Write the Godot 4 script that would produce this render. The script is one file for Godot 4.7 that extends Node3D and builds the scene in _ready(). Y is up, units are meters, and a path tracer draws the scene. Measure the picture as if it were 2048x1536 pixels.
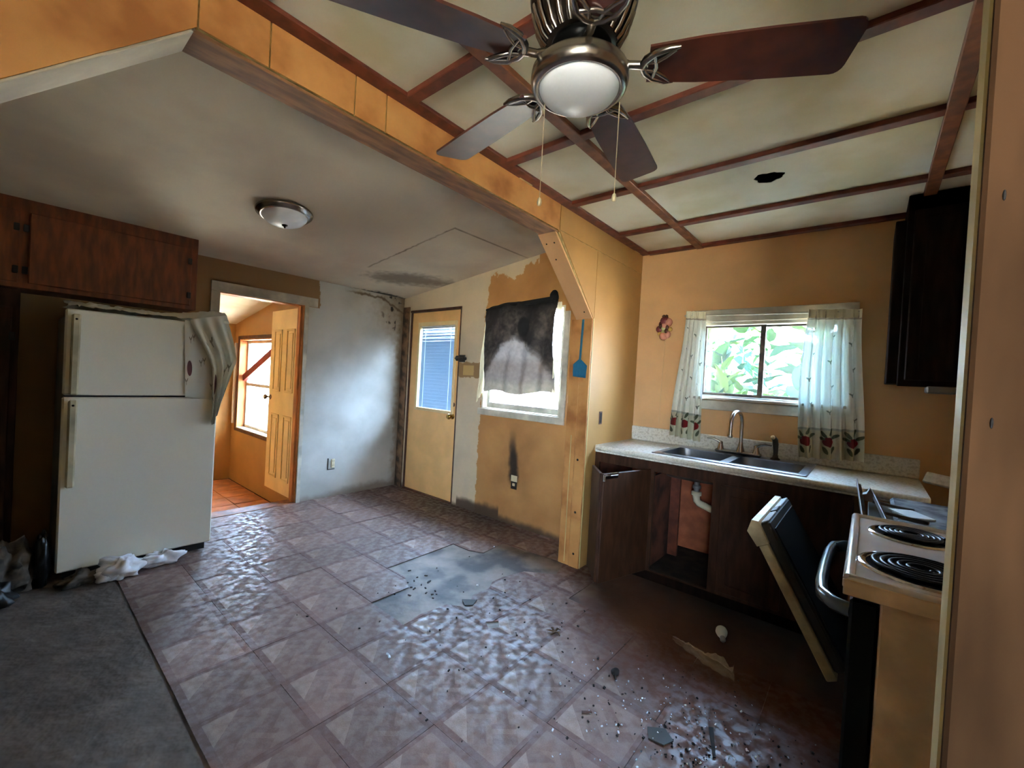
extends Node3D

const XB := -1.54     # face of the dividing wall and header
const XBB := -1.66    # its other face
const XW := -4.26     # west wall
const ZN := -3.467    # wall with the sink window
const ZD := -3.03     # wall with the back door
const CT := 0.885     # countertop height

class MB:
	var st := SurfaceTool.new()
	var xf := Transform3D()
	var uo := Vector2.ZERO
	var us := Vector2.ONE
	func _init() -> void:
		st.begin(Mesh.PRIMITIVE_TRIANGLES)
		st.set_smooth_group(-1)
	func v(p: Vector3, uv := Vector2.ZERO) -> void:
		st.set_uv(uv)
		st.add_vertex(xf * p)
	func tri(a: Vector3, b: Vector3, c: Vector3) -> void:   # counter-clockwise from outside
		v(a); v(c); v(b)
	func quad(a: Vector3, b: Vector3, c: Vector3, d: Vector3) -> void:
		tri(a, b, c); tri(a, c, d)
	func tout(a: Vector3, b: Vector3, c: Vector3, o: Vector3) -> void:
		if (b - a).cross(c - a).dot((a + b + c) / 3.0 - o) < 0: tri(a, c, b)
		else: tri(a, b, c)
	func qout(a: Vector3, b: Vector3, c: Vector3, d: Vector3, o: Vector3) -> void:
		tout(a, b, c, o); tout(a, c, d, o)
	func box(c: Vector3, s: Vector3, bev := 0.0, bs := Basis()) -> MB:
		st.set_smooth_group(-1)
		var keep := xf
		xf = xf * Transform3D(bs, c)
		var h := s * 0.5
		bev = minf(bev, minf(h.x, minf(h.y, h.z)) * 0.9)
		var P := func(k: int, g: Vector3) -> Vector3:
			var r := Vector3(g.x * (h.x - bev), g.y * (h.y - bev), g.z * (h.z - bev))
			r[k] = g[k] * h[k]
			return r
		for k in 3:
			var i := (k + 1) % 3
			var j := (k + 2) % 3
			for s1 in [-1.0, 1.0]:
				var q := []
				for m in [[-1, -1], [1, -1], [1, 1], [-1, 1]]:
					var g := Vector3()
					g[k] = s1; g[i] = m[0]; g[j] = m[1]
					q.append(P.call(k, g))
				qout(q[0], q[1], q[2], q[3], Vector3.ZERO)
				if bev > 0.0:
					for s2 in [-1.0, 1.0]:
						var a := Vector3(); var b := Vector3()
						a[i] = s1; a[j] = s2; a[k] = -1
						b = a; b[k] = 1
						qout(P.call(i, a), P.call(i, b), P.call(j, b), P.call(j, a), Vector3.ZERO)
		if bev > 0.0:
			for x in [-1.0, 1.0]: for y in [-1.0, 1.0]: for z in [-1.0, 1.0]:
				var g := Vector3(x, y, z)
				tout(P.call(0, g), P.call(1, g), P.call(2, g), Vector3.ZERO)
		xf = keep
		return self
	func span(a: Vector3, b: Vector3, bev := 0.0) -> MB:   # box between two corners
		return box((a + b) / 2.0, (b - a).abs(), bev)
	func bar(a: Vector3, b: Vector3, w: float, t: float, up := Vector3.UP, bev := 0.002) -> MB:   # box from a to b, w across, t along up
		var d := (b - a).normalized()
		var s := d.cross(up).normalized()
		return box((a + b) / 2.0, Vector3(w, t, (b - a).length()), bev, Basis(s, s.cross(d) * -1.0 if s.cross(d).dot(up) < 0 else s.cross(d), d).orthonormalized())
	func uv_of(p: Vector2) -> Vector2:
		return Vector2((p.x - uo.x) / us.x, 1.0 - (p.y - uo.y) / us.y)
	func prism(poly: PackedVector2Array, z0: float, z1: float) -> MB:   # polygon in x, y drawn out along z
		st.set_smooth_group(-1)
		if Geometry2D.is_polygon_clockwise(poly): poly.reverse()
		var t := Geometry2D.triangulate_polygon(poly)
		for k in range(0, t.size(), 3):
			var a := poly[t[k]]; var b := poly[t[k + 1]]; var c := poly[t[k + 2]]
			if (b - a).cross(c - a) < 0:
				var m := b; b = c; c = m
			for w in [[a, c, b, z1], [a, b, c, z0]]:
				for n in 3: v(Vector3(w[n].x, w[n].y, w[3]), uv_of(w[n]))
		for k in poly.size():
			var a := poly[k]; var b := poly[(k + 1) % poly.size()]
			var q := [Vector3(a.x, a.y, z0), Vector3(b.x, b.y, z0), Vector3(b.x, b.y, z1), Vector3(a.x, a.y, z1)]
			for n in [0, 2, 1, 0, 3, 2]: v(q[n], uv_of(Vector2(q[n].x, q[n].y)))
		return self
	func wall(x0: float, x1: float, y0: float, y1: float, z0: float, z1: float, holes := []) -> MB:   # slab in x, y with rectangular holes [x0, x1, y0, y1]
		st.set_smooth_group(-1)
		var xs := [x0, x1]; var ys := [y0, y1]
		for h in holes:
			xs += [h[0], h[1]]; ys += [h[2], h[3]]
		xs.sort(); ys.sort()
		var full := func(i: int, j: int) -> bool:
			if i < 0 or j < 0 or i >= xs.size() - 1 or j >= ys.size() - 1: return false
			var cx: float = (xs[i] + xs[i + 1]) / 2.0; var cy: float = (ys[j] + ys[j + 1]) / 2.0
			for h in holes:
				if cx > h[0] and cx < h[1] and cy > h[2] and cy < h[3]: return false
			return xs[i + 1] > xs[i] and ys[j + 1] > ys[j]
		for i in xs.size() - 1: for j in ys.size() - 1:
			if not full.call(i, j): continue
			var a := Vector2(xs[i], ys[j]); var b := Vector2(xs[i + 1], ys[j]); var c := Vector2(xs[i + 1], ys[j + 1]); var d := Vector2(xs[i], ys[j + 1])
			var fs := [[a, b, c, d, z1, z1], [b, a, d, c, z0, z0]]
			if not full.call(i - 1, j): fs.append([d, a, a, d, z0, z1])
			if not full.call(i + 1, j): fs.append([b, c, c, b, z0, z1])
			if not full.call(i, j - 1): fs.append([a, b, b, a, z0, z1])
			if not full.call(i, j + 1): fs.append([c, d, d, c, z0, z1])
			for f in fs:
				var q := [Vector3(f[0].x, f[0].y, f[4]), Vector3(f[1].x, f[1].y, f[4]), Vector3(f[2].x, f[2].y, f[5]), Vector3(f[3].x, f[3].y, f[5])]
				for n in [0, 2, 1, 0, 3, 2]: v(q[n], uv_of(Vector2(q[n].x, q[n].y)))
		return self
	func tube(pts: Array, r: Variant, sides := 8, flat := 1.0) -> MB:
		st.set_smooth_group(1)
		var rings := []
		var up := Vector3.UP
		for k in pts.size():
			var d: Vector3 = (pts[mini(k + 1, pts.size() - 1)] - pts[maxi(k - 1, 0)]).normalized()
			if absf(d.dot(up)) > 0.95: up = Vector3(0.3, 0, 1).normalized() if absf(d.y) > 0.9 else Vector3.UP
			var s := d.cross(up).normalized()
			up = s.cross(d).normalized()
			var rr: float = r[k] if r is Array else r
			var ring := []
			for n in sides:
				var a := TAU * n / sides
				ring.append(pts[k] + s * cos(a) * rr + up * sin(a) * rr * flat)
			rings.append(ring)
		for k in rings.size() - 1: for n in sides:
			var m := (n + 1) % sides
			quad(rings[k][n], rings[k][m], rings[k + 1][m], rings[k + 1][n])
		st.set_smooth_group(-1)
		for e in [0, rings.size() - 1]:
			for n in range(1, sides - 1):
				tout(rings[e][0], rings[e][n], rings[e][n + 1], pts[1] if e == 0 else pts[pts.size() - 2])
		return self
	func lathe(prof: Array, seg := 32, sharp := false) -> MB:   # [r, y] pairs about the y axis
		st.set_smooth_group(-1 if sharp else 1)
		for k in prof.size() - 1:
			for n in seg:
				var a := TAU * n / seg; var b := TAU * (n + 1) / seg
				var p := func(q: Array, w: float) -> Vector3: return Vector3(sin(w) * q[0], q[1], cos(w) * q[0])
				var c0: Vector3 = p.call(prof[k], a); var c1: Vector3 = p.call(prof[k], b); var c2: Vector3 = p.call(prof[k + 1], b); var c3: Vector3 = p.call(prof[k + 1], a)
				if prof[k][0] > 0.0: tri(c0, c1, c2)
				if prof[k + 1][0] > 0.0: tri(c0, c2, c3)
		st.set_smooth_group(-1)
		return self
	func grid(nx: int, ny: int, f: Callable) -> MB:   # f(u, v) -> Vector3
		st.set_smooth_group(1)
		for i in nx: for j in ny:
			var q := []
			for m in [[0, 0], [1, 0], [1, 1], [0, 1]]: q.append(Vector2((i + m[0]) / float(nx), (j + m[1]) / float(ny)))
			for n in [0, 1, 2, 0, 2, 3]: v(f.call(q[n].x, q[n].y), q[n])
		st.set_smooth_group(-1)
		return self
	func ball(c: Vector3, r: Vector3, seg := 16, noise: FastNoiseLite = null, amp := 0.0, floor_y := -99.0) -> MB:
		st.set_smooth_group(1)
		var p := func(i: int, j: int) -> Vector3:
			var a := TAU * (i % seg) / seg; var b := PI * j / (seg / 2)
			var d := Vector3(sin(b) * cos(a), cos(b), sin(b) * sin(a))
			var w := c + d * r * (1.0 + (amp * noise.get_noise_3dv((c + d * r) * 100.0) if noise else 0.0))
			w.y = maxf(w.y, floor_y)
			return w
		for i in seg: for j in seg / 2:
			var a: Vector3 = p.call(i, j); var b: Vector3 = p.call(i + 1, j); var e: Vector3 = p.call(i + 1, j + 1); var d: Vector3 = p.call(i, j + 1)
			if j > 0: tri(a, b, e)
			if j < seg / 2 - 1: tri(a, e, d)
		st.set_smooth_group(-1)
		return self
	func done() -> ArrayMesh:
		st.generate_normals()
		return st.commit()

var M := {}
var T := {}
var rng := RandomNumberGenerator.new()
var used := {}

func numbered(called: String) -> String:
	var k: int = used.get(called, 0)
	used[called] = k + 1
	return called if k == 0 else "%s_%03d" % [called, k]

func tag(o: Node3D, label: String, category: String, group := "", kind := "") -> Node3D:
	o.set_meta("label", label)
	if category: o.set_meta("category", category)
	if group: o.set_meta("group", group)
	if kind: o.set_meta("kind", kind)
	return o

func thing(called: String, at: Vector3, label: String, category: String, group := "", kind := "") -> Node3D:
	var o := Node3D.new()
	o.name = numbered(called)
	o.position = at
	add_child(o, true)
	return tag(o, label, category, group, kind)

# commits a shape built in world coordinates as one mesh, under a thing or a part
func obj(called: String, m: MB, mat: Material, parent: Node3D = self, label := "") -> MeshInstance3D:
	var o := MeshInstance3D.new()
	o.mesh = m.done()
	o.material_override = null
	for k in o.mesh.get_surface_count(): o.mesh.surface_set_material(k, mat)
	o.name = numbered(called) if parent == self else called
	if parent != self and parent.get_parent() == self and not parent is MeshInstance3D: o.position = -parent.position
	parent.add_child(o, true)
	if label: o.set_meta("label", label)
	return o

# a part that shares a mesh
func piece(called: String, mesh: Mesh, mat: Material, parent: Node3D, t: Transform3D) -> MeshInstance3D:
	var o := MeshInstance3D.new()
	o.mesh = mesh
	if mat: o.set_surface_override_material(0, mat)
	o.name = called
	o.transform = t
	parent.add_child(o, true)
	return o

func c8(r: float, g: float, b: float) -> Color: return Color(r / 255.0, g / 255.0, b / 255.0)

func ramp(stops: Array) -> Gradient:
	var g := Gradient.new()
	var o := PackedFloat32Array(); var c := PackedColorArray()
	for s in stops:
		o.append(s[0]); c.append(s[1] if s[1] is Color else Color(s[1], s[1], s[1]))
	g.offsets = o; g.colors = c
	return g

func noise_tex(kind: int, freq: float, oct: int, stops: Array, n := 512, sd := 1, normal := 0.0) -> NoiseTexture2D:
	var f := FastNoiseLite.new()
	f.noise_type = kind; f.frequency = freq; f.fractal_octaves = oct; f.seed = sd
	var t := NoiseTexture2D.new()
	t.width = n; t.height = n; t.seamless = true; t.noise = f
	if normal > 0.0:
		t.as_normal_map = true; t.bump_strength = normal
	else: t.color_ramp = ramp(stops)
	return t

# o: tex, scale (Vector3 or float), world, metal, bump [texture, depth], spec, back, uv (use mesh uvs)
func mat(called: String, col: Color, rough: float, o := {}) -> StandardMaterial3D:
	var m := StandardMaterial3D.new()
	m.resource_name = called
	m.albedo_color = col; m.roughness = rough
	m.metallic = o.get("metal", 0.0)
	m.metallic_specular = o.get("spec", 0.5)
	if o.has("tex"):
		m.albedo_texture = o.tex
	if o.has("rtex"):
		m.roughness_texture = o.rtex
	if o.has("bump"):
		m.heightmap_enabled = true; m.heightmap_texture = o.bump[0]; m.heightmap_scale = o.bump[1]
	if not o.has("uv"):
		m.uv1_triplanar = true; m.uv1_world_triplanar = o.get("world", true)
	var s: Variant = o.get("scale", 1.0)
	m.uv1_scale = s if s is Vector3 else Vector3(s, s, s)
	if o.has("back"):
		m.backlight_enabled = true; m.backlight = o.back
	if o.has("alpha"):
		m.transparency = BaseMaterial3D.TRANSPARENCY_ALPHA
	if o.has("coat"):
		m.clearcoat_enabled = true; m.clearcoat = o.coat; m.clearcoat_roughness = 0.15
	if o.has("grime"):
		m.detail_enabled = true; m.detail_albedo = o.grime; m.detail_blend_mode = BaseMaterial3D.BLEND_MODE_MIX
		m.detail_uv_layer = BaseMaterial3D.DETAIL_UV_2
		m.uv2_triplanar = true; m.uv2_world_triplanar = true
		m.uv2_scale = Vector3(1.0 / 5.0, 1, 1.0 / 4.0); m.uv2_offset = Vector3(0.88, 0, 0.9)
	M[called] = m
	return m

func paint(w: int, h: int, f: Callable) -> ImageTexture:
	var im := Image.create_empty(w, h, false, Image.FORMAT_RGBA8)
	for y in h: for x in w: im.set_pixel(x, y, f.call((x + 0.5) / w, (y + 0.5) / h))
	return ImageTexture.create_from_image(im)

func fn(freq: float, oct: int, sd: int) -> FastNoiseLite:
	var f := FastNoiseLite.new()
	f.noise_type = FastNoiseLite.TYPE_SIMPLEX_SMOOTH; f.frequency = freq; f.fractal_octaves = oct; f.seed = sd
	return f

func textures() -> void:
	var S := FastNoiseLite.TYPE_SIMPLEX_SMOOTH
	T.mottle = noise_tex(S, 0.008, 5, [[0.2, 0.80], [0.8, 1.0]])
	T.soft = noise_tex(S, 0.005, 4, [[0.25, 0.95], [0.75, 1.0]], 512, 7)
	T.grime = noise_tex(S, 0.006, 6, [[0.25, 0.45], [0.55, 0.85], [0.8, 1.0]], 512, 3)
	T.grain = noise_tex(S, 0.02, 4, [[0.2, 0.72], [0.8, 1.0]], 512, 5)
	T.header = noise_tex(S, 0.012, 5, [[0.15, c8(196, 172, 150)], [0.5, c8(240, 232, 224)], [0.85, Color.WHITE]], 512, 23)
	T.fine = noise_tex(S, 0.05, 3, [[0.2, 0.85], [0.8, 1.0]], 256, 9)
	T.marble = noise_tex(S, 0.022, 6, [[0.2, c8(192, 186, 168)], [0.45, c8(214, 209, 194)], [0.6, c8(222, 218, 204)], [0.8, c8(202, 197, 180)]], 512, 11)
	T.bumpy = noise_tex(S, 0.02, 4, [[0.0, 0.0], [1.0, 1.0]], 512, 13)
	T.bumpfine = noise_tex(S, 0.06, 3, [[0.0, 0.0], [1.0, 1.0]], 256, 15)
	T.wear = noise_tex(S, 0.01, 5, [[0.3, 0.40], [0.7, 0.85]], 512, 17)
	# vinyl tile printed with a wood block pattern inside a border
	var n1 := fn(0.9, 3, 21); var n2 := fn(6.0, 3, 22)
	T.tile = paint(192, 192, func(u: float, v: float) -> Color:
		var q := Vector2((u - 0.5) / 0.44, (v - 0.5) / 0.405)
		var c := c8(122, 92, 86)
		if absf(q.x) < 1.0 and absf(q.y) < 1.0:
			var d := absf(q.x) + absf(q.y)
			if d > 1.02 and q.x * q.y < 0.0:
				c = c8(212, 206, 192) if q.x < 0 else c8(168, 154, 146)
			elif d > 1.02:
				c = c8(156, 138, 130)
			else:
				var a := (q.x + q.y) * 0.5; var b := (q.x - q.y) * 0.5     # both -0.5 .. 0.5
				var i := int(floor((a + 0.5) * 2.0)); var j := int(floor((b + 0.5) * 2.0))
				var s := (a if (i + j) % 2 == 0 else b) * 8.0
				var k := absi(int(floor(s + 40.0)))
				if a + b < -0.22 and a + b > -0.9 and absf(absf(a - b) - 0.36) < 0.09: k = 2 - 2 * i - 4 * j
				c = [c8(148, 128, 118), c8(170, 156, 146), c8(138, 116, 108)][posmod(k * 5 + i + 2 * j, 3)]
		var w := 0.5 + 0.5 * n1.get_noise_2d(u * 4.0, v * 4.0)
		c = c.lerp(c8(146, 128, 120), clampf(0.28 + 0.5 * w, 0.0, 0.75))
		return c * (0.94 + 0.10 * n2.get_noise_2d(u * 9.0, v * 9.0)) * Color(0.88, 0.79, 0.75))
	# stains on the floor of the room, laid over it in world x, z
	var n3 := fn(1.6, 5, 31); var n4 := fn(7.0, 4, 32)
	T.stain = paint(400, 320, func(u: float, v: float) -> Color:
		var x := u * 5.0 - 4.4; var z := v * 4.0 - 3.6
		var n := n3.get_noise_2d(x, z) * 0.35 + n4.get_noise_2d(x, z) * 0.12
		var c := c8(88, 47, 22); var a := 0.0
		var e := smoothstep(-0.20, 0.25, (x + 1.02) + (-z - 2.1) * 0.75 + n)      # soaked brown by the cabinets
		a = maxf(a, e * 0.9)
		c = c.lerp(c8(58, 36, 22), smoothstep(0.15, 0.7, (x + 0.75) * 0.5 - (z + 2.3) * 0.9 + n * 0.6))
		var b := smoothstep(0.95, 0.15, Vector2((x + 3.1) * 0.9, (z + 3.0) * 1.5).length() + n * 0.8)   # dirt by the back door
		if b * 0.8 > a: c = c8(58, 44, 34); a = b * 0.8
		var d := smoothstep(-0.35, 0.05, z + 0.42 + n * 0.4) * 0.45
		if d > a: c = c8(60, 54, 50); a = d
		var f := smoothstep(0.16, 0.40, n + 0.10) * 0.35
		if f > a: c = c8(70, 58, 50); a = f
		return Color(c, a))
	# the wall with the back door: off-white round the door, tan beyond, soot over the outlet
	T.wall_door = paint(420, 390, func(u: float, v: float) -> Color:
		var x := -4.3 + u * 2.8; var y := 2.6 - v * 2.6
		var n := n4.get_noise_2d(x * 1.5, y * 1.5); var nb := n3.get_noise_2d(x, y)
		var tan := c8(196, 142, 82).lerp(c8(172, 120, 66), clampf(0.5 + nb, 0, 1))
		var pale := c8(214, 192, 158).lerp(c8(196, 178, 150), clampf(0.5 + nb * 1.4, 0, 1))
		var edge := -2.93 + 0.025 * n + 0.06 * clampf((y - 1.9) * 2.0, 0, 1)
		var top := 2.205 + 0.125 * (x + 4.26)
		var c := tan
		if x < edge or (x < -2.3 and y > top - (0.10 + 0.06 * n + 0.05 * sin(x * 14.0))): c = pale
		if x > -3.27 and x < -2.94 and y > 1.325 + 0.02 * n and y < 1.475 + 0.015 * n:
			c = c8(150, 116, 74) if x > -3.05 + 0.02 * n or x < -3.2 or y < 1.35 or y > 1.45 else c8(190, 156, 96)
		var s := Vector2((x + 2.462 + (y - 0.5) * 0.10) / (0.030 + 0.035 * clampf(0.9 - y, 0, 1)), 0.0).length()
		var soot := smoothstep(1.7, 0.3, s + n * 0.3) * smoothstep(0.92, 0.55, y) * smoothstep(0.34, 0.46, y)
		c = c.lerp(c8(18, 14, 12), clampf(soot * 1.1, 0, 0.96))
		var haze := smoothstep(0.30, 0.0, absf(x + 2.45)) * smoothstep(1.0, 0.7, y) * smoothstep(0.05, 0.4, y) * 0.35
		c = c.lerp(c8(104, 66, 34), haze * (0.6 + nb))
		var low := smoothstep(0.07, 0.0, y - 0.05 * nb - 0.01 * n - (0.07 if x > -3.2 and x < -2.62 else 0.0))
		c = c.lerp(c8(64, 48, 36), low * 0.85)
		return c)
	# west wall: white sheet by the corner with mould, tan over the doorway
	T.wall_west = paint(512, 312, func(u: float, v: float) -> Color:
		var x := -1.1 + u * 4.2; var y := 2.5 - v * 2.5       # x = -z
		var n := n4.get_noise_2d(x * 1.7, y * 1.7); var nb := n3.get_noise_2d(x * 0.8, y * 0.8)
		var c := c8(150, 116, 76)
		if x > (2.02 + 0.02 * n if y > 1.93 else 1.87): c = c8(192, 188, 178).lerp(c8(172, 166, 154), clampf(0.4 + nb * 1.5, 0, 1))
		var m := smoothstep(0.7, 0.05, Vector2((x - 3.03) * 1.5, (y - 2.2) * 0.9).length() + n * 0.15 + nb * 0.3)
		c = c.lerp(c8(120, 98, 72), m * 0.6)
		var sp := smoothstep(0.30, 0.44, n3.get_noise_2d(x * 6.0, y * 4.0)) * smoothstep(0.36, 0.10, Vector2((x - 2.90) * 1.6, y - 2.06).length())
		c = c.lerp(c8(32, 24, 18), sp)
		var crack := smoothstep(0.020, 0.004, absf(y - 2.165 + 0.02 * n + maxf(0, (x - 2.72)) * 0.45)) * smoothstep(2.25, 2.5, x)
		c = c.lerp(c8(86, 66, 46), crack * 0.8)
		c = c.lerp(c8(116, 92, 66), smoothstep(0.10, 0.0, 3.02 - x + 0.03 * n + 0.04 * nb) * 0.7 * step_(2.0, x))
		c = c.lerp(c8(120, 104, 88), smoothstep(0.10, 0.0, y + 0.02 * n + 0.05 * nb) * 0.7)
		return c)
	T.ceil_low = paint(360, 512, func(u: float, v: float) -> Color:
		var x := -4.3 + u * 2.8; var z := 1.1 - v * 4.2
		var n := n4.get_noise_2d(x * 1.5, z * 1.5); var nb := n3.get_noise_2d(x * 0.7, z * 0.7)
		var c := c8(216, 202, 178).lerp(c8(200, 184, 162), clampf(0.5 + nb * 1.4, 0, 1))
		var st := Vector2((x + 3.62 + (z + 2.7) * 0.3) * 3.0, (z + 2.72) * 1.2).length()
		c = c.lerp(c8(70, 56, 44), smoothstep(0.75, 0.0, st + n * 0.22 + nb * 0.5) * 0.55)
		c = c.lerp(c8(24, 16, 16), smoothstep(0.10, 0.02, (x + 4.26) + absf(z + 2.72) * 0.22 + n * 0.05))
		c = c.lerp(c8(128, 112, 94), smoothstep(0.7, 0.1, Vector2(x + 2.75, z + 1.6).length() + nb * 0.4) * 0.35)
		var seam := minf(absf(z + 2.135 + 0.01 * n) if x > -3.6 and x < -2.42 else 9.0, absf(x + 2.43) if z < -2.14 else 9.0)
		c = c.lerp(c8(110, 94, 78), smoothstep(0.012, 0.003, seam) * (0.45 + nb))
		return c)
	# sheer curtain with printed apples: colour and how thick it is
	T.sheer = paint(200, 400, func(u: float, v: float) -> Color:
		var c := Color(0.93, 0.92, 0.86, 0.985)
		if v > 0.80: c = Color(0.80, 0.78, 0.66, 0.99)
		if absf(v - 0.80) < 0.008: c = Color(0.72, 0.72, 0.66, 0.9)
		if v < 0.055: c = Color(0.74, 0.68, 0.60, 0.95)
		for k in 3:
			var a := Vector2(u - (0.14 + 0.36 * k), (v - 0.885) * 2.2)
			var r := Vector2(a.x / 0.080, a.y / 0.070).length()
			if r < 1.0: c = Color(0.50 + 0.16 * a.x / 0.1, 0.09, 0.10, 0.97)
			for l in [[-0.07, -0.11, 0.6], [0.03, -0.15, -0.5], [0.10, -0.08, -0.9], [-0.10, -0.05, 1.2], [-0.05, 0.13, 0.4], [0.07, 0.12, -0.4]]:
				var b := (a - Vector2(l[0], l[1])).rotated(l[2])
				if Vector2(b.x / 0.022, b.y / 0.06).length() < 1.0: c = Color(0.34, 0.36, 0.27, 0.98)
		for k in 12:
			var p := Vector2(0.16 + 0.34 * (k % 3) + 0.06 * (k % 2), 0.12 + 0.17 * (k / 3) + 0.05 * (k % 3))
			for l in [[-0.018, 0.0, 0.9], [0.018, -0.005, -0.8], [0.0, 0.02, 0.1]]:
				var b := (Vector2(u, v * 2.0) - Vector2(p.x, p.y * 2.0) - Vector2(l[0], l[1])).rotated(l[2])
				if Vector2(b.x / 0.009, b.y / 0.024).length() < 1.0: c = Color(0.50, 0.52, 0.46, 0.98)
		return c)
	# scorched cloth: black with soot at the edges, a grey clean patch low in the middle
	T.scorch = paint(220, 220, func(u: float, v: float) -> Color:
		var n := n4.get_noise_2d(u * 2.2, v * 2.2); var nb := n3.get_noise_2d(u * 1.6, v * 1.6)
		var half := 0.02 + 0.42 * smoothstep(0.34, 0.95, v) + 0.10 * smoothstep(0.40, 0.47, v)
		var e := smoothstep(0.10, -0.06, absf(u - 0.44 - 0.06 * v) - half + n * 0.05) * smoothstep(0.33, 0.42, v + n * 0.04)
		var c := c8(40, 35, 33).lerp(c8(92, 82, 74), clampf(0.35 + nb * 1.3 + n * 0.4, 0, 1))
		c = c.lerp(c8(20, 18, 18), smoothstep(0.12, 0.0, v) * 0.8)
		var g := c8(196, 190, 188).lerp(c8(158, 146, 138), smoothstep(0.58, 0.70, v) * 0.7).lerp(c8(196, 186, 168), smoothstep(0.82, 0.95, v))
		c = c.lerp(g * (0.94 + 0.08 * n), e)
		var hole := smoothstep(1.0, 0.7, Vector2((u - 0.58) / 0.085, (v - 0.27) / 0.125).length())
		return c.lerp(c8(26, 23, 22), hole * 0.9))
	T.motif = paint(200, 260, func(u: float, v: float) -> Color:
		var c := c8(206, 202, 186)
		for k in 6:
			var p := Vector2(fposmod(0.2 + 0.37 * k, 1.0), fposmod(0.23 + 0.29 * k, 0.9))
			for l in [[-0.03, 0.0, 0.9], [0.03, -0.005, -0.8], [0.0, 0.03, 0.1]]:
				var b := (Vector2(u, v) - p - Vector2(l[0], l[1])).rotated(l[2])
				if Vector2(b.x / 0.012, b.y / 0.035).length() < 1.0: c = c8(136, 130, 112)
		for p in [Vector2(0.16, 0.62), Vector2(0.62, 0.74)]:
			var r: float = ((Vector2(u, v) - p) / Vector2(0.09, 0.10)).length()
			if r < 1.0: c = c8(104, 66, 68) if p.x < 0.3 else c
		return c)
	T.ceil_high = noise_tex(S, 0.006, 5, [[0.2, c8(202, 190, 152)], [0.5, c8(214, 204, 176)], [0.8, c8(220, 212, 188)]], 512, 41)

func step_(a: float, b: float) -> float: return 1.0 if b > a else 0.0

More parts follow.
